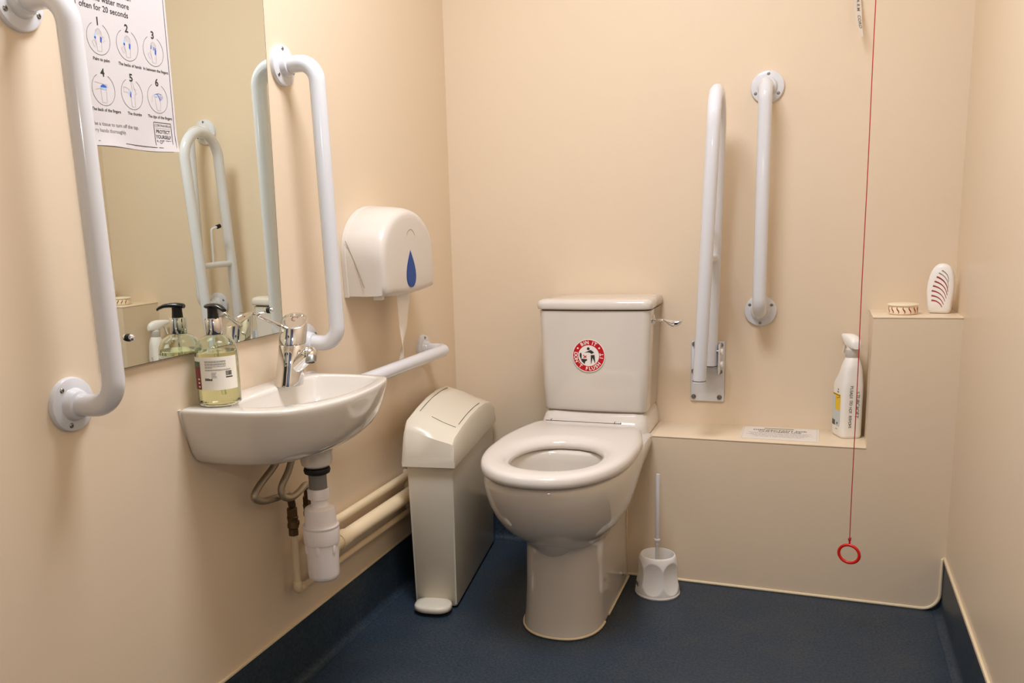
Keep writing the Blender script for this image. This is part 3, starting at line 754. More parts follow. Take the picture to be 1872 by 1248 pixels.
for yv, kz in zip(ys, (.0, .78, 1., 1., 1., 1., 1., .9, .62, .0)):
    ring = []
    zL, zR = .520 + crown(yv), .473 + crown(yv) * .8
    if kz == 0: zL = zR = .43
    else: zL = .43 + (zL - .43) * kz; zR = .43 + (zR - .43) * kz
    hw = LW / 2
    top = [(-hw + .006, zL - .012), (-hw + .010, zL - .002), (-hw + .014, zL), (-hw + .05, zL * .72 + zR * .28 + .002), (hw - .05, zL * .30 + zR * .70 + .002), (hw - .014, zR + .0035), (hw - .005, zR), (hw - .001, zR - .009)]
    ring = [V((-hw, yv, .404)), V((-hw - .001, yv, .415))] + [V((x, yv, z)) for x, z in top] + [V((hw + .001, yv, .415)), V((hw, yv, .404))]
    rings.append(ring)
loft(bm, rings)
lid = mk('lid', bm, 'bin_plastic', t, world=False, smooth=42)
def lz(x, yv):
    zL, zR = .520 + crown(yv), .473 + crown(yv) * .8; hw = LW / 2
    P = [(-hw + .014, zL), (-hw + .05, zL * .72 + zR * .28 + .002), (hw - .05, zL * .30 + zR * .70 + .002), (hw - .014, zR + .0035)]
    for (x0, z0), (x1, z1) in zip(P[:-1], P[1:]):
        if x <= x1: return z0 + (z1 - z0) * (x - x0) / (x1 - x0)
    return P[-1][1]
bm = NB()
def seam(pts, r=.0008):
    tube(bm, [V((x, y, lz(x, y))) for x, y in pts], r, seg=6)
seam([(-.046, .08 + .30 * k / 10) for k in range(11)]); seam([(-.012 + .066 * k / 8, .075 + .0 * k) for k in range(9)]); seam([(.056, .10 + .26 * k / 10) for k in range(11)])
mk('flap_seam', bm, 'dark_gap', lid, world=False)
bm = NB()
rings = []
for k, (s_, z) in enumerate(((.90, .010), (1.0, .013), (1.0, .022), (.95, .0265), (.7, .028), (.1, .0285))):
    rings.append([V((.000 + .051 * s_ * math.copysign(abs(cos(a)) ** .8, cos(a)), -.030 + .038 * s_ * math.copysign(abs(sin(a)) ** .8, sin(a)), z)) for a in [2 * pi * i / 36 for i in range(36)]])
loft(bm, rings)
mk('pedal', bm, 'bin_plastic', t, world=False, smooth=60)
bm = NB(); box(bm, (-.05, .01, 0), (.05, BL - .03, .008), .002); mk('base', bm, 'black_rubber', t, world=False)

# ------------------------------------------------------------------ toilet
TC = .507
t = thing('toilet', 'white close-coupled toilet with open seat ring and round red sticker on the cistern', 'toilet', (TC, -.35, 0))
def dsec(w, yf, yb, z, n=2.3, fl=None, cx=TC, N=56):
    """D-shaped section: superellipse front reaching yf, straight sides back to yb"""
    fl = fl or min(.30, (yb - yf) * .6); out = []
    for k in range(N + 1):
        a = pi * k / N; c, s_ = cos(a), sin(a)
        out.append(V((cx + w * math.copysign(abs(c) ** (2 / n), c), yf + fl - fl * abs(s_) ** (2 / n), z)))
    for k in range(1, 7): out.append(V((cx - w, yf + fl + (yb - yf - fl) * k / 7, z)))
    r = min(.015, w * .3)
    out += [V((cx - w, yb - r, z)), V((cx - w + r * .3, yb - r * .3, z)), V((cx - w + r, yb, z)), V((cx + w - r, yb, z)), V((cx + w - r * .3, yb - r * .3, z)), V((cx + w, yb - r, z))]
    for k in range(6, 0, -1): out.append(V((cx + w, yf + fl + (yb - yf - fl) * k / 7, z)))
    return out
CCX = .5005
bm = NB()
yb = BY - .004
rings = [dsec(.103, -.640, yb, .001, fl=.13, cx=.5015), dsec(.104, -.642, yb, .004, fl=.13, cx=.5015), dsec(.103, -.640, yb, .012, fl=.13, cx=.5015), dsec(.1005, -.634, yb, .05, fl=.13, cx=.5015), dsec(.0985, -.628, yb, .12, fl=.13, cx=.5015), dsec(.0980, -.626, yb, .185, fl=.13, cx=.5015), dsec(.0985, -.627, yb, .218, fl=.135, cx=.5020)]
for z, w, yf, fl, cx in ((.234, .1000, -.634, .15, .503), (.244, .109, -.648, .18, .502), (.257, .124, -.670, .21, .500), (.274, .140, -.696, .24, .498), (.296, .155, -.722, .26, .497), (.323, .168, -.745, .28, .496), (.354, .177, -.764, .29, .495), (.387, .1820, -.776, .295, .495), (.412, .1835, -.781, .295, .495), (.426, .182, -.780, .295, .495), (.433, .177, -.774, .29, .495)):
    wr = (.100, .101, .104, .109, .118, .133, .151, .164, .1685, .1695, .1665)[len(rings) - 7]; ring = []
    for p in dsec(w, yf, yb, z, fl=fl, cx=cx):
        q = max(0, min(1, (p.y + .48) / .29)); q = q * q * (3 - 2 * q)
        ring.append(V((cx + (p.x - cx) * (1 + (wr / w - 1) * q) + (CCX - cx) * q, p.y, p.z)))
    rings.append(ring)
rings[-1] = [V((p.x, min(p.y, yb - .003), p.z)) for p in rings[-1]]
def hol(a, b, z, cx=.498, cy=-.575, n=2.15):
    out = []
    N = len(rings[0]); base = rings[-1]
    for p in base:
        an = math.atan2((p.y - cy) / b, (p.x - cx) / a); c, s_ = cos(an), sin(an)
        out.append(V((cx + a * math.copysign(abs(c) ** (2 / n), c), cy + b * math.copysign(abs(s_) ** (2 / n), s_), z)))
    return out
rings += [hol(.134, .160, .433), hol(.126, .152, .431), hol(.122, .148, .424), hol(.120, .146, .405), hol(.117, .142, .36), hol(.106, .128, .31), hol(.082, .098, .26), hol(.055, .065, .225), hol(.035, .042, .205), hol(.004, .005, .20)]
loft(bm, rings)
pan = mk('pan', bm, 'ceramic', t, smooth=60)
CCX = .5005
bm = NB()                                                   # rear deck that carries the cistern
def deck(w, yf, z, r=.03): return [V((CCX + x, y, z)) for x, y in [(w, -.004), (w, yf + r), (w - r * .3, yf + r * .3), (w - r, yf), (0, yf), (-w + r, yf), (-w + r * .3, yf + r * .3), (-w, yf + r), (-w, -.004)]]
loft(bm, [deck(.156, -.215, .4262), deck(.155, -.215, .440), deck(.153, -.213, .452), deck(.151, -.206, .462), deck(.149, -.196, .472), deck(.146, -.186, .480), deck(.143, -.178, .4845), deck(.140, -.172, .486)])
mk('rear_deck', bm, 'ceramic', t, smooth=60)
bm = NB(); tube(bm, [(p.x, p.y, .004) for p in dsec(.104, -.642, yb, .004, fl=.13, cx=.5015)], .0032, seg=8); mk('sealant_bead', bm, 'sealant', t)
for sx_ in (1,):
    bm = NB(); lathe(bm, [(.0055, 0), (.0055, .004), (.004, .006), (0, .0065)], (TC + .0945, -.285, .045), X, seg=16); mk('bolt_cap', bm, 'chrome', t)
bm = NB(); polyp = [(-.034, -.045), (-.020, .030), (0, .050), (.020, .030), (.034, -.045)]
mk('water', (lambda b: (lathe(b, [(.072, .2455), (.001, .2456)], (.498, -.575, 0), Z, seg=32, sy=1.15, cap0=False), b)[1])(NB()), 'ceramic_dull', t); bm.free()
# cistern
CCX = .5005
def rrect(w, d0, d1, z, r, bow=.006, cx=CCX, N=6):
    out = []
    xs = [(-1 + 2 * k / 12) for k in range(13)]
    pts = []
    for k in range(N + 1):
        a = RAD(180 + 90 * k / N); pts.append((-w + r + r * cos(a), d0 + r + r * sin(a)))
    for x in xs[1:-1]: pts.append(((w - r) * x, d0 - bow * (1 - x * x)))
    for k in range(N + 1):
        a = RAD(270 + 90 * k / N); pts.append((w - r + r * cos(a), d0 + r + r * sin(a)))
    pts += [(w, d1 - .004), (w - .004, d1), (-w + .004, d1), (-w, d1 - .004)]
    return [V((cx + p[0], p[1], z)) for p in pts]
bm = NB()
loft(bm, [rrect(.1445, -.176, -.006, .487, .022), rrect(.1490, -.182, -.004, .4885, .024), rrect(.1505, -.184, -.004, .494, .024), rrect(.1545, -.187, -.004, .62, .024), rrect(.1595, -.190, -.004, .771, .024), rrect(.1600, -.190, -.004, .776, .024), rrect(.156, -.187, -.006, .777, .022)])
cis = mk('cistern', bm, 'ceramic', t, smooth=60)
bm = NB()
loft(bm, [rrect(.158, -.188, -.003, .7795, .022, .007), rrect(.1635, -.1945, -.002, .781, .024, .007), rrect(.1650, -.196, -.002, .785, .024, .007), rrect(.1650, -.196, -.002, .796, .024, .007), rrect(.1625, -.1935, -.003, .803, .024, .007), rrect(.156, -.187, -.006, .8065, .022, .007), rrect(.150, -.172, -.012, .8085, .02, .006), rrect(.05, -.11, -.05, .809, .01, .002)])
mk('cistern_lid', bm, 'ceramic', t, smooth=60)
bm = NB(); loft(bm, [rrect(.155, -.185, -.01, .775, .022), rrect(.155, -.185, -.01, .7815, .022)]); mk('lid_gap', bm, 'dark_gap', t)
# flush lever on the cistern's right side
lx, ly, lzv = CCX + .1580, -.135, .746
bm = NB(); lathe(bm, [(.015, -.002), (.015, .003), (.012, .005), (.006, .006)], (lx, ly, lzv), X, seg=28); fl = mk('flush_lever', bm, 'chrome', t)
bm = NB(); tube(bm, [(lx + .004, ly, lzv), (lx + .034, ly - .004, lzv - .001)], .0040, seg=12); mk('lever_arm', bm, 'chrome', fl)
bm = NB()
rings = []
for k, (d, h, w) in enumerate(((0, .003, .004), (.006, .008, .008), (.016, .017, .012), (.028, .0235, .015), (.040, .0215, .015), (.049, .0145, .013), (.0535, .006, .008))):
    rings.append([V((lx + .029 + d, ly - .006 + w * cos(a), lzv + .004 - h * .42 + h / 2 * sin(a) * (1.1 if sin(a) < 0 else .6))) for a in [2 * pi * i / 20 for i in range(20)]])
loft(bm, rings); mk('lever_paddle', bm, 'chrome', fl)
# seat ring
SCX = .4945
def souter(off, z):
    pts = []
    W_, yc, b = .186 - off, -.50, .295 - off
    for k in range(61):
        a = pi + pi * k / 60; c, s_ = cos(a), sin(a)
        pts.append((SCX + W_ * math.copysign(abs(c) ** (2 / 2.25), c), yc + b * math.copysign(abs(s_) ** (2 / 2.25), s_)))
    for y, w in ((-.45, .1868), (-.40, .1835), (-.35, .1765), (-.30, .1665), (-.262, .1560)): pts.append((SCX + w - off, y))
    for y, w in ((-.236, .145), (-.225, .130)): pts.append((SCX + w - off * .7, y - off))
    pts += [(SCX + .05, -.222 - off), (SCX - .05, -.222 - off)]
    for y, w in ((-.225, .130), (-.236, .145)): pts.append((SCX - w + off * .7, y - off))
    for y, w in ((-.262, .1560), (-.30, .1665), (-.35, .1765), (-.40, .1835), (-.45, .1868)): pts.append((SCX - w + off, y))
    return [V((p[0], p[1], z)) for p in pts]
so = souter(0, 0)
def sinner(off, z, cx=.4975, cy=-.567, a=.1100, b=.140, n=2.2):
    out = []
    for p in so:
        an = math.atan2((p.y - cy) / b, (p.x - cx) / a); c, s_ = cos(an), sin(an)
        out.append(V((cx + (a + off) * math.copysign(abs(c) ** (2 / n), c), cy + (b + off) * math.copysign(abs(s_) ** (2 / n), s_), z)))
    return out
bm = NB()
rings = [sinner(.004, .4365), souter(.010, .4365), souter(.003, .4385), souter(0, .444), souter(0, .4505), souter(.0015, .4580), souter(.005, .4628), souter(.011, .4656), souter(.020, .4668), sinner(.040, .4670), sinner(.026, .4655), sinner(.014, .4615), sinner(.005, .455), sinner(.0, .447), sinner(.001, .440), sinner(.004, .4365)]
loft(bm, rings, False, False)
bmesh.ops.remove_doubles(bm, verts=bm.verts, dist=1e-6)
seat = mk('seat', bm, 'seat_plastic', t, smooth=70)
bm = NB(); box(bm, (SCX - .120, -.2375, .464), (SCX + .094, -.2265, .4695), .0012); hb_ = mk('hinge_bar', bm, 'seat_plastic', seat)
bm = NB(); box(bm, (SCX - .1207, -.2386, .463), (SCX + .0947, -.2255, .4673), .0005)
for q in (-.105, .078): box(bm, (SCX + q - .0008, -.2380, .4665), (SCX + q + .0008, -.2260, .4699))
mk('hinge_gap', bm, 'dark_gap', seat)
# sticker
SC = V((.4900, -.1945, .650)); 
bm = NB(); keep(bm)
disc(bm, .0470, SC, X, Z, -Y, .0012, 1, 56)
o = SC - Y * .0012
def ringf(r0, r1, mi, lift):
    N = 56
    for k in range(N):
        a, b = 2 * pi * k / N, 2 * pi * (k + 1) / N
        polyf(bm, [(r0 * cos(a), r0 * sin(a)), (r1 * cos(a), r1 * sin(a)), (r1 * cos(b), r1 * sin(b)), (r0 * cos(b), r0 * sin(b))], o, X, Z, mi, lift)
ringf(.0300, .0450, 0, .0002)
def letters(s, a0, step, r, size, top):
    for k, ch in enumerate(s):
        if ch == ' ': continue
        a = RAD(a0 + step * k)
        radial = X * cos(a) + Z * sin(a); tang = X * -sin(a) + Z * cos(a)
        if top: text(bm, ch, size, o + radial * r, -tang, radial, 1, .0004, lift=.0004)
        else: text(bm, ch, size, o + radial * r, tang, -radial, 1, .0004, lift=.0004)
letters('BIN IT', 121, -12.2, .0372, .0138, True)
letters("DON'T FLUSH IT", 172, 14.9, .0376, .0138, False)
for a in (146, 36): polyf(bm, [(p[0], p[1]) for p in arc(.0375 * cos(RAD(a)), .0375 * sin(RAD(a)), .0026, 0, 345, 14)], o, X, Z, 1, .0005)
K = .001
def pic(pts, mi=2): polyf(bm, [(p[0] * K, p[1] * K) for p in pts], o, X, Z, mi, .0004)
pic([(p[0], p[1]) for p in arc(-1, 20, 4.2, 0, 345, 18)])                                    # figure throwing an item away
pic([(-13, 8), (-1, 13.5), (4.5, 16.5), (9, 15), (16, 9), (8, 5), (3.5, 8.5), (-3, 9.5)])
pic([(6, 2), (17, 2.5), (19, -20), (17.5, -20), (11.5, -6), (7.5, -23), (6.5, -23)])
pic([(-26, 4), (-24.5, 8), (-21.5, 8), (-20, 3), (-20.5, -8), (-23, -9), (-26, -2)])          # the toilet
pic([(-23, -9), (-4, -10), (-5, -14), (-10, -17), (-11, -22), (-12, -24), (-20, -16)])
for a in (((-16, 2), (-6.5, -6)), ((-6, 0), (-15, -7))): stroke(bm, [(a[0][0] * K, a[0][1] * K), (a[1][0] * K, a[1][1] * K)], .0022, o, X, Z, 0, .0006)
mk('sticker', bm, ['sticker_red', 'sticker_white', 'ink'], t, smooth=None, label='round red and white sticker with figure and toilet')

# ------------------------------------------------------------------ toilet brush and holder
HX, HY = .701, -.279
t = thing('brush_holder', 'white round toilet brush holder on the floor right of the toilet', 'brush holder', (HX, HY, 0))
bm = NB(); N = 192
def petal(z, r, d):                                          # big oval facets cut flat into the sides
    out = []
    for i in range(N):
        a = 2 * pi * i / N; q = (a - RAD(-95)) % (pi / 3); q = min(q, pi / 3 - q) if False else ((q + pi / 6) % (pi / 3) - pi / 6)
        rad = min(r, (r - d) / cos(q)); out.append(V((HX + rad * cos(a), HY + rad * sin(a), z)))
    return out
pz = [(.006, .0600), (.016, .0596), (.030, .0589), (.045, .0580), (.060, .0568), (.075, .0554), (.088, .0537), (.097, .0521), (.104, .0505), (.1095, .0488), (.1130, .0470), (.1142, .0455), (.1140, .0445), (.112, .0440)]
prof = []
for (z0_, r0_), (z1_, r1_) in zip(pz[:-1], pz[1:]):
    m_ = max(1, int((z1_ - z0_) / .0014)); prof += [(z0_ + (z1_ - z0_) * k / m_, r0_ + (r1_ - r0_) * k / m_) for k in range(m_)]
loft(bm, [petal(z, r, .0095 * max(0, 1 - ((z - .056) / .045) ** 2) ** .9) for z, r in prof] + [petal(.108, .0436, 0), petal(.06, .045, 0), petal(.010, .047, 0)])
mk('pot', bm, 'white_plastic', t, smooth=50)
bm = NB(); lathe(bm, [(.0600, 0), (.0612, .002), (.0612, .0055), (.0598, .0075), (.054, .008)], (HX, HY, 0), Z, seg=48); mk('base_rim', bm, 'white_plastic', t)
bm = NB(); a = RAD(205); n_ = V((cos(a), sin(a), 0)); tt = V((-sin(a), cos(a), 0)); 
extr(bm, [(-.010, -.006), (.010, -.006), (.010, .006), (-.010, .006)], V((HX, HY, .030)) + n_ * .0572, tt, Z, n_, .0008); mk('label', bm, 'ink_grey', t, smooth=None)
t = thing('toilet_brush', 'slim pale grey toilet brush handle standing upright in its white holder', 'toilet brush', (HX, HY, .03))
hb, ht = V((HX - .002, HY, .06)), V((HX - .001, HY - .002, .343))
bm = NB(); tube(bm, [hb.lerp(ht, .28), ht - Z * .002, ht], [.0058, .0056, .0046], seg=16); mk('handle', bm, 'brush_grey', t)
bm = NB(); tube(bm, [hb, hb.lerp(ht, .29)], .0044, seg=14); mk('stem', bm, 'brush_grey', t)
bm = NB(); c_ = hb.lerp(ht, .335); lathe(bm, [(.006, -.003), (.0078, -.002), (.0078, .002), (.006, .003)], c_, Z, seg=18); mk('collar', bm, 'white_plastic', t)
bm = NB(); lathe(bm, [(.008, .012), (.026, .018), (.030, .035), (.030, .055), (.024, .070), (.012, .085), (.006, .095)], (HX, HY, 0), Z, seg=28); mk('brush_head', bm, 'bristle', t)

# ------------------------------------------------------------------ things on the ledges
t = thing('laminated_notice', 'small white laminated notice lying flat on the low ledge', 'notice', (1.0, -.08, LZ + .002))
bm = NB(); keep(bm)
c = [V((.899, -.1545, 0)), V((1.100, -.1585, 0)), V((1.1015, -.012, 0)), V((.900, -.010, 0))]
z_ = LZ + .0022
loft(bm, [[p + Z * z_ for p in c], [p + Z * (z_ + .0008) for p in c]], mi=0)
o = V((.9995, -.0835, z_ + .0008)); 
quad(bm, o + V((-.042, .050, .0002)), X * .078, Y * .009, 3)
text(bm, 'DISINFECTANT FOR', .0150, o + V((0, .034, 0)), X, Y, 1, .0004, sx=1.05); text(bm, 'CUSTOMER USE', .0150, o + V((0, .017, 0)), X, Y, 1, .0004, sx=1.05)
rnd = random.Random(5)
for k, (y_, ln) in enumerate(((.001, .165), (-.010, .150), (-.021, .172), (-.032, .140), (-.043, .120))): dashes(bm, o + V((-ln / 2, y_, 0)), X, Y, ln, .0036, 2, rnd, .004, .016)
for a, b in (((-.096, -.071), (.096, -.073)), ((.096, -.073), (.097, .068)), ((.097, .068), (-.096, .070)), ((-.096, .070), (-.096, -.071))): stroke(bm, [a, b], .0006, o, X, Y, 2)
mk('laminated_card', bm, ['card_white', 'ink', 'ink_light', 'ink_olive'], t, smooth=20)

# spray bottle
t = thing('spray_bottle', 'white trigger spray bottle with yellow label and handwriting in ledge corner', 'spray bottle', (1.1690, -.0590, LZ + .002), RAD(-69))
bm = NB(); N = 40
def sb(w, d, z, n=3.2, ox=0): return [V((ox + w * math.copysign(abs(cos(a)) ** (2 / n), cos(a)), d * math.copysign(abs(sin(a)) ** (2 / n), sin(a)), z)) for a in [2 * pi * i / N for i in range(N)]]
loft(bm, [sb(.034, .025, 0, 4.5), sb(.0365, .0275, .002, 4.5), sb(.0380, .0292, .008, 4.5), sb(.0380, .0294, .138, 4.5), sb(.0374, .0290, .146, 4.2, .001), sb(.0335, .0280, .157, 3.6, .005), sb(.028, .0268, .170, 3.2, .010), sb(.0245, .0255, .182, 3.0, .013), sb(.0240, .0235, .194, 2.6, .0135), sb(.0215, .0200, .207, 2.2, .014), sb(.0165, .0160, .219, 2.0, .014), sb(.0145, .0145, .222, 2, .014), sb(.0145, .0145, .226, 2, .014)])
mk('bottle', bm, 'spray_white', t, world=False, smooth=50)
bm = NB(); lathe(bm, [(.0165, .218), (.0172, .219), (.0172, .239), (.0155, .241)], (.014, 0, 0), Z, seg=30); mk('collar', bm, 'spray_collar', t, world=False)
bm = NB()
rings = []
for x_, w, z0_, z1_ in ((.026, .009, .243, .262), (.022, .0125, .241, .270), (.008, .0155, .240, .281), (-.010, .0165, .241, .284), (-.028, .0145, .252, .283), (-.046, .0115, .262, .281), (-.056, .0085, .265, .279)):
    rings.append([V((x_, w * math.copysign(abs(cos(a)) ** .7, cos(a)), (z0_ + z1_) / 2 + (z1_ - z0_) / 2 * math.copysign(abs(sin(a)) ** .7, sin(a)))) for a in [2 * pi * i / 20 for i in range(20)]])
loft(bm, rings); lathe(bm, [(.014, .238), (.0145, .250)], (0, 0, 0), Z, seg=24); bm.transform(Matrix.Translation((.014, 0, 0)))
for v in bm.verts: v.co.z = .240 + (v.co.z - .240) * .88
hd = mk('spray_head', bm, 'spray_white', t, world=False, smooth=50)
bm = NB(); ribbon(bm, smoothpath([(-.018, 0, .260), (-.024, 0, .248), (-.029, 0, .234), (-.033, 0, .224)], 4), Y, .012, .004); mk('trigger', bm, 'spray_white', hd, world=False)
bm = NB(); lathe(bm, [(.0065, 0), (.0065, .008), (.002, .009)], (-.041, 0, .2685), -X, seg=16); mk('nozzle', bm, 'spray_collar', hd, world=False)
# label on the broad left face, handwriting on the face towards the room
bm = NB(); keep(bm)
TAB = []
for k in range(721):
    a = RAD(180 + k * .3); TAB.append(V((.0380 * math.copysign(abs(cos(a)) ** (2 / 4.5), cos(a)), .0294 * math.copysign(abs(sin(a)) ** (2 / 4.5), sin(a)), 0)))
CUM = [0.]
for k in range(720): CUM.append(CUM[-1] + (TAB[k + 1] - TAB[k]).length)
MIDL = CUM[300]
def side(u, v, out=.0006):
    """label coordinates wrapped round the bottle: u runs along the perimeter from the middle of the broad left face"""
    L_ = min(max(u + MIDL, CUM[1]), CUM[-2]); k = 0
    while CUM[k + 1] < L_: k += 1
    p = TAB[k].lerp(TAB[k + 1], (L_ - CUM[k]) / max(1e-9, CUM[k + 1] - CUM[k])); d = (TAB[min(720, k + 2)] - TAB[max(0, k - 1)]).normalized()
    return V((p.x, p.y, v)) + V((d.y, -d.x, 0)) * out
def patch(u0, u1, v0, v1, mi, out):
    m = 14
    q = [[bm.verts.new(side(u0 + (u1 - u0) * k / m, v, out)) for k in range(m + 1)] for v in (v0, v1)]
    for k in range(m): bm.faces.new((q[0][k], q[0][k + 1], q[1][k + 1], q[1][k])).material_index = mi
patch(-.028, .022, .072, .118, 1, .0003); patch(-.028, -.008, .066, .112, 2, .0005); patch(-.028, .022, .046, .074, 2, .0004)
patch(-.028, -.004, .030, .044, 3, .0004); patch(-.004, .022, .030, .048, 2, .0005); patch(.006, .012, .035, .041, 0, .0008)
patch(-.026, .020, .1145, .1160, 0, .0008); patch(.004, .008, .106, .109, 0, .0007); patch(.014, .018, .109, .112, 0, .0007)
patch(.002, .012, .122, .125, 3, .0003); patch(.005, .010, .128, .133, 3, .0003); patch(.000, .010, .021, .0225, 3, .0003)
mk('label', bm, ['ink', 'label_yellow', 'label_pale', 'label_dark'], t, world=False, smooth=40)
bm = NB(); keep(bm); tb = NB(); keep(tb)
def write(s, size, u, v0, dv):
    rnd = random.Random(len(s)); v = v0
    for ch in s:
        if ch != ' ':
            jx, ja = rnd.uniform(-.0006, .0006), rnd.uniform(-.16, .16)
            text(tb, ch, size * rnd.uniform(.9, 1.12), (u + jx, v, 0), V((sin(ja), -cos(ja), 0)), V((cos(ja), sin(ja), 0)), 0, -.00005, lift=0)
        v -= dv
write('STUBCROFT', .0130, .0690, .126, .0082); write('PLEASE DO NOT REMOVE', .0104, .0520, .142, .0058)
rm = {v: bm.verts.new(side(v.co.x, v.co.y, .0008)) for v in tb.verts}
for f in tb.faces: bm.faces.new([rm[v] for v in f.verts])
tb.free(); mk('handwriting', bm, ['ink'], t, world=False, smooth=None)

# air fresheners
t = thing('air_freshener', 'small round drum-shaped air freshener with wavy red slots on the tall box', 'air freshener', (1.284, -.112, HZ + .002))
fz = HZ + .002
bm = NB(); lathe(bm, [(.030, .0005), (.0325, .002), (.0335, .005), (.0335, .020), (.0325, .022), (.0325, .023)], (1.284, -.112, fz), Z, seg=48); body_ = mk('drum', bm, 'fresh_ivory', t)
bm = NB(); lathe(bm, [(.0335, .0225), (.0365, .0232), (.0368, .0252), (.034, .0268), (.018, .0282), (.001, .0285)], (1.284, -.112, fz), Z, seg=48); mk('lid', bm, 'fresh_ivory', t)
bm = NB()
for k in range(12):
    a = RAD(-90 + (k - 3) * 24); rr0 = .0333; pts = []
    for j in range(9):
        v = j / 8; aa = a - .05 * sin(v * 2 * pi) + .10 * (v - .5)
        pts.append(V((1.284 + rr0 * cos(aa), -.112 + rr0 * sin(aa), fz + .0045 + .0155 * (1 - v))))
    tube(bm, pts, [.0006] + [.0011] * 2 + [.0015] * 3 + [.0011] * 2 + [.0006], seg=6)
mk('wavy_slot', bm, 'gel_red', body_)
t = thing('air_freshener', 'tall oval white air freshener with curved red slots on the tall box', 'air freshener', (1.369, -.088, HZ + .002), RAD(-14))
bm = NB(); NN = 40
def oval(d, inset):
    o_ = []
    for i in range(NN):
        a = 2 * pi * i / NN; x = (.0315 - inset) * cos(a) ; z = .068 + (.060 - inset) * sin(a)
        if z < .012 + inset * .6: 
            x *= .86 + .14 * 1; z = max(z, inset * .5)
        x *= 1 - .18 * max(0, (z - .07) / .06)
        if z < .03: x *= .74 / max(.74, abs(x) / .027) if abs(x) > .027 else 1
        o_.append((x, z))
    return o_
sil = [(-.0225, 0), (0, 0), (.019, 0), (.0245, .005), (.0275, .030), (.0305, .055), (.0305, .075), (.027, .098), (.021, .114), (.012, .1225), (.001, .125), (-.010, .1225), (-.018, .114), (-.025, .098), (-.0300, .070), (-.0300, .045), (-.0265, .015), (-.0245, .003)]
silr = resample(V3(sil), (0, .06), 56)
def sring(s, y, zf=.0): return [V((p[0] * s, y, max(0, .06 + (p[1] - .06) * s + zf))) for p in silr]
loft(bm, [sring(.86, .016), sring(.97, .012), sring(1., .004), sring(1., -.006), sring(.96, -.0115), sring(.88, -.0145), sring(.5, -.0165), sring(.05, -.017)])
for v in bm.verts: v.co.z = max(v.co.z, 0)
mk('shell', bm, 'white_plastic', t, world=False, smooth=60)
sh = bpy.context.scene.objects[-1]
bm = NB(); bm2 = NB()
for k, (ax0, ay0, ax1, ay1) in enumerate(((818, 497, 928, 568), (815, 447, 942, 540), (815, 395, 955, 508), (825, 343, 965, 475), (838, 296, 972, 440), (857, 248, 976, 406), (876, 207, 978, 366), (905, 180, 976, 305))):
    p0_ = V(((ax0 - 897) * .00022, 0, (640 - ay0) * .000236)); p1_ = V(((ax1 - 897) * .00022, 0, (640 - ay1) * .000236)); d_ = p1_ - p0_; n_ = V((-d_.z, 0, d_.x)) * .16
    pts = []
    for j in range(11):
        v = j / 10; p = p0_ + d_ * v + n_ * (4 * v * (1 - v)); q = (p.x / .030) ** 2 * .55 + ((p.z - .06) / .065) ** 2 * .45
        pts.append(V((p.x, -.0161 + .0030 * q * q, p.z)))
    rads = [.0021 - .0014 * j / 10 for j in range(11)]
    if k >= 6: rads = [q * .62 for q in rads]
    tube(bm if k < 6 else bm2, pts, rads, seg=8)
mk('red_slot', bm, 'gel_red', sh, world=False); mk('empty_slot', bm2, 'slot_shadow', sh, world=False)

# ------------------------------------------------------------------ emergency pull cord, paper tag
CXo = 1.1766; CYo = -.40
t = thing('pull_cord', 'red emergency pull cord hanging from the ceiling with a red ring', 'pull cord', (CXo, CYo, .214))
pts = [V((1.1722, CYo, H))] + [V((1.1722 + .0042 * k / 12 - .0004 * sin(k * 1.3), CYo, 1.50 - (1.50 - .252) * k / 12)) for k in range(13)]
bm = NB(); tube(bm, pts, .0010, seg=8); mk('cord', bm, 'red_cord', t)
bm = NB(); lathe(bm, [(.001, -.004), (.003, -.0025), (.0038, 0), (.003, .003), (.0012, .005)], (1.1764, CYo, .2505), Z, seg=12); tube(bm, [(1.1764, CYo, .250), (1.180, CYo - .001, .256)], .0009, seg=6); mk('knot', bm, 'red_cord', t)
bm = NB(); cr = V((CXo, CYo, .214)); ang = RAD(-18); e1 = V((cos(ang), sin(ang), 0))
ringp = [cr + e1 * (.0235 * cos(2 * pi * k / 48)) + Z * (.0222 * sin(2 * pi * k / 48)) for k in range(48)]
vr = []
for k in range(48):
    c_ = (ringp[k] - cr).normalized(); nrm_ = V((-sin(ang), cos(ang), 0))
    vr.append([bm.verts.new(ringp[k] + c_ * (.0036 * cos(2 * pi * j / 12)) + nrm_ * (.0036 * sin(2 * pi * j / 12))) for j in range(12)])
for k in range(48):
    for j in range(12): bm.faces.new((vr[k][j], vr[(k + 1) % 48][j], vr[(k + 1) % 48][(j + 1) % 12], vr[k][(j + 1) % 12]))
tube(bm, [cr + Z * .024, cr + Z * .0345], .0022, seg=10); mk('ring', bm, 'red_plastic', t)
bm = NB(); lathe(bm, [(.028, 0), (.028, -.012), (.022, -.022), (.006, -.026)], (1.1722, CYo, H), Z, seg=28); mk('ceiling_switch', bm, 'white_plastic', t)

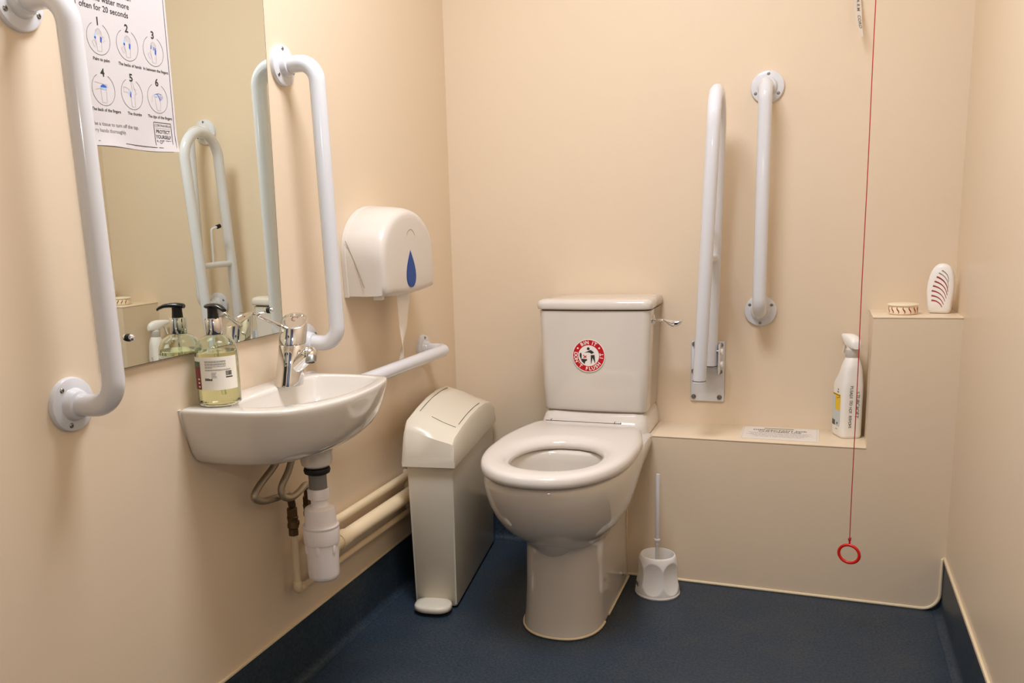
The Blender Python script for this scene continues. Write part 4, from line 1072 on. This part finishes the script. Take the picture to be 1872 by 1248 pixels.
t = thing('paper_tag', 'thin white paper strip with lettering at the top of the back wall beside the cord', 'tag', (1.158, -.03, 1.45))
bm = NB(); keep(bm)
tp = [V((1.1435, -.001, 1.62)), V((1.1450, -.012, 1.58)), V((1.1480, -.026, 1.53)), V((1.1530, -.040, 1.49)), V((1.1600, -.050, 1.455))]
tp = smoothpath(tp, 5); wd = V((.75, .66, 0)).normalized()
ribbon(bm, tp, wd, [.022] * 12 + [.020 - .0017 * k for k in range(len(tp) - 12)], .0003, 0)
seq = [(.235, 'A'), (.205, 'L'), (.178, 'A'), (.15, 'R'), (.12, 'M')]
fwd_ = wd.cross(Z)
for k, ch in enumerate('ALARM CORD'):
    if ch == ' ': continue
    f_ = .30 + .058 * k; i_ = min(len(tp) - 2, int(f_ * (len(tp) - 1))); fr_ = f_ * (len(tp) - 1) - i_
    p = tp[i_].lerp(tp[i_ + 1], fr_); d_ = (tp[i_ + 1] - tp[i_]).normalized(); ay_ = wd * 1.0; ax_ = d_
    if ax_.cross(ay_).dot(V((0, -1, 0))) < 0: pass
    text(bm, ch, .0125, p + ax_.cross(ay_) * .0006, ax_, ay_, 1, .0002, lift=.0)
mk('paper_strip', bm, ['card_white', 'ink_grey'], t, smooth=None)

# ------------------------------------------------------------------ unseen ceiling panel, added for the flash light bounced off the ceiling
LXc, LYc, LS = .62, -1.25, .52
t = thing('bounce_panel', 'unseen square ceiling panel added to stand in for flash bounced off the ceiling', 'added light panel', (LXc, LYc, H))
bm = NB()
for lo, hi in (((-.30, -.30), (.30, -.27)), ((-.30, .27), (.30, .30)), ((-.30, -.27), (-.27, .27)), ((.27, -.27), (.30, .27))): box(bm, (LXc + lo[0], LYc + lo[1], H - .03), (LXc + hi[0], LYc + hi[1], H), .003)
mk('bounce_panel_frame', bm, 'white_plastic', t)
bm = NB(); box(bm, (LXc - .27, LYc - .27, H - .018), (LXc + .27, LYc + .27, H - .012)); mk('diffuser', bm, 'bounce_panel_diffuser', t)

def light(name, kind, loc, energy, color, size=.1, rot=None):
    l = bpy.data.lights.new(name, kind); l.energy = energy; l.color = color
    if kind == 'AREA': l.shape = 'SQUARE'; l.size = size
    else: l.shadow_soft_size = size
    o = bpy.data.objects.new(name, l); COL.objects.link(o); o.location = loc
    if rot: o.rotation_euler = rot
    return o
light('bounce_panel_light', 'AREA', (LXc, LYc, H - .022), 27.5, (.92, .97, 1.08), LS)  # light of the added panel, in place of flash bounced off the ceiling
# the photographer's twin-tube flash just above the camera
for dx in (-.035, .035): light('camera_flash', 'POINT', (.93 + dx, -2.62, 1.33), 3.3, (.97, .99, 1.), .022)

w = bpy.data.worlds.new('World'); scene.world = w; w.use_nodes = True
w.node_tree.nodes['Background'].inputs[0].default_value = (.5, .5, .5, 1); w.node_tree.nodes['Background'].inputs[1].default_value = .02

# ------------------------------------------------------------------ camera
f, yaw, pitch, roll = 1594.32, RAD(-22.78889), RAD(11.03406), RAD(-2.16045)
fw = V((sin(yaw) * cos(pitch), cos(yaw) * cos(pitch), -sin(pitch))); ri = V((cos(yaw), -sin(yaw), 0)); up = ri.cross(fw)
r2 = ri * cos(roll) + up * sin(roll); u2 = -ri * sin(roll) + up * cos(roll)
cd = bpy.data.cameras.new('camera'); cam = bpy.data.objects.new('camera', cd); COL.objects.link(cam)
cam.matrix_world = Matrix(((r2.x, u2.x, -fw.x, 1.07966), (r2.y, u2.y, -fw.y, -2.59567), (r2.z, u2.z, -fw.z, 1.03637), (0, 0, 0, 1)))
cd.sensor_width = 36; cd.lens = f * 36 / 1872; cd.shift_x = (936 - 829.29) / 1872; cd.shift_y = (716.12 - 624) / 1872; cd.clip_start = .02
scene.camera = cam
scene.view_settings.view_transform = 'Standard'; scene.view_settings.look = 'None'; scene.view_settings.gamma = 1; scene.view_settings.exposure = 0.0
scene.view_settings.use_curve_mapping = False
scene.cycles.max_bounces = 12; scene.cycles.diffuse_bounces = 6; scene.cycles.glossy_bounces = 6; scene.cycles.transmission_bounces = 10
scene.cycles.sample_clamp_indirect = 6
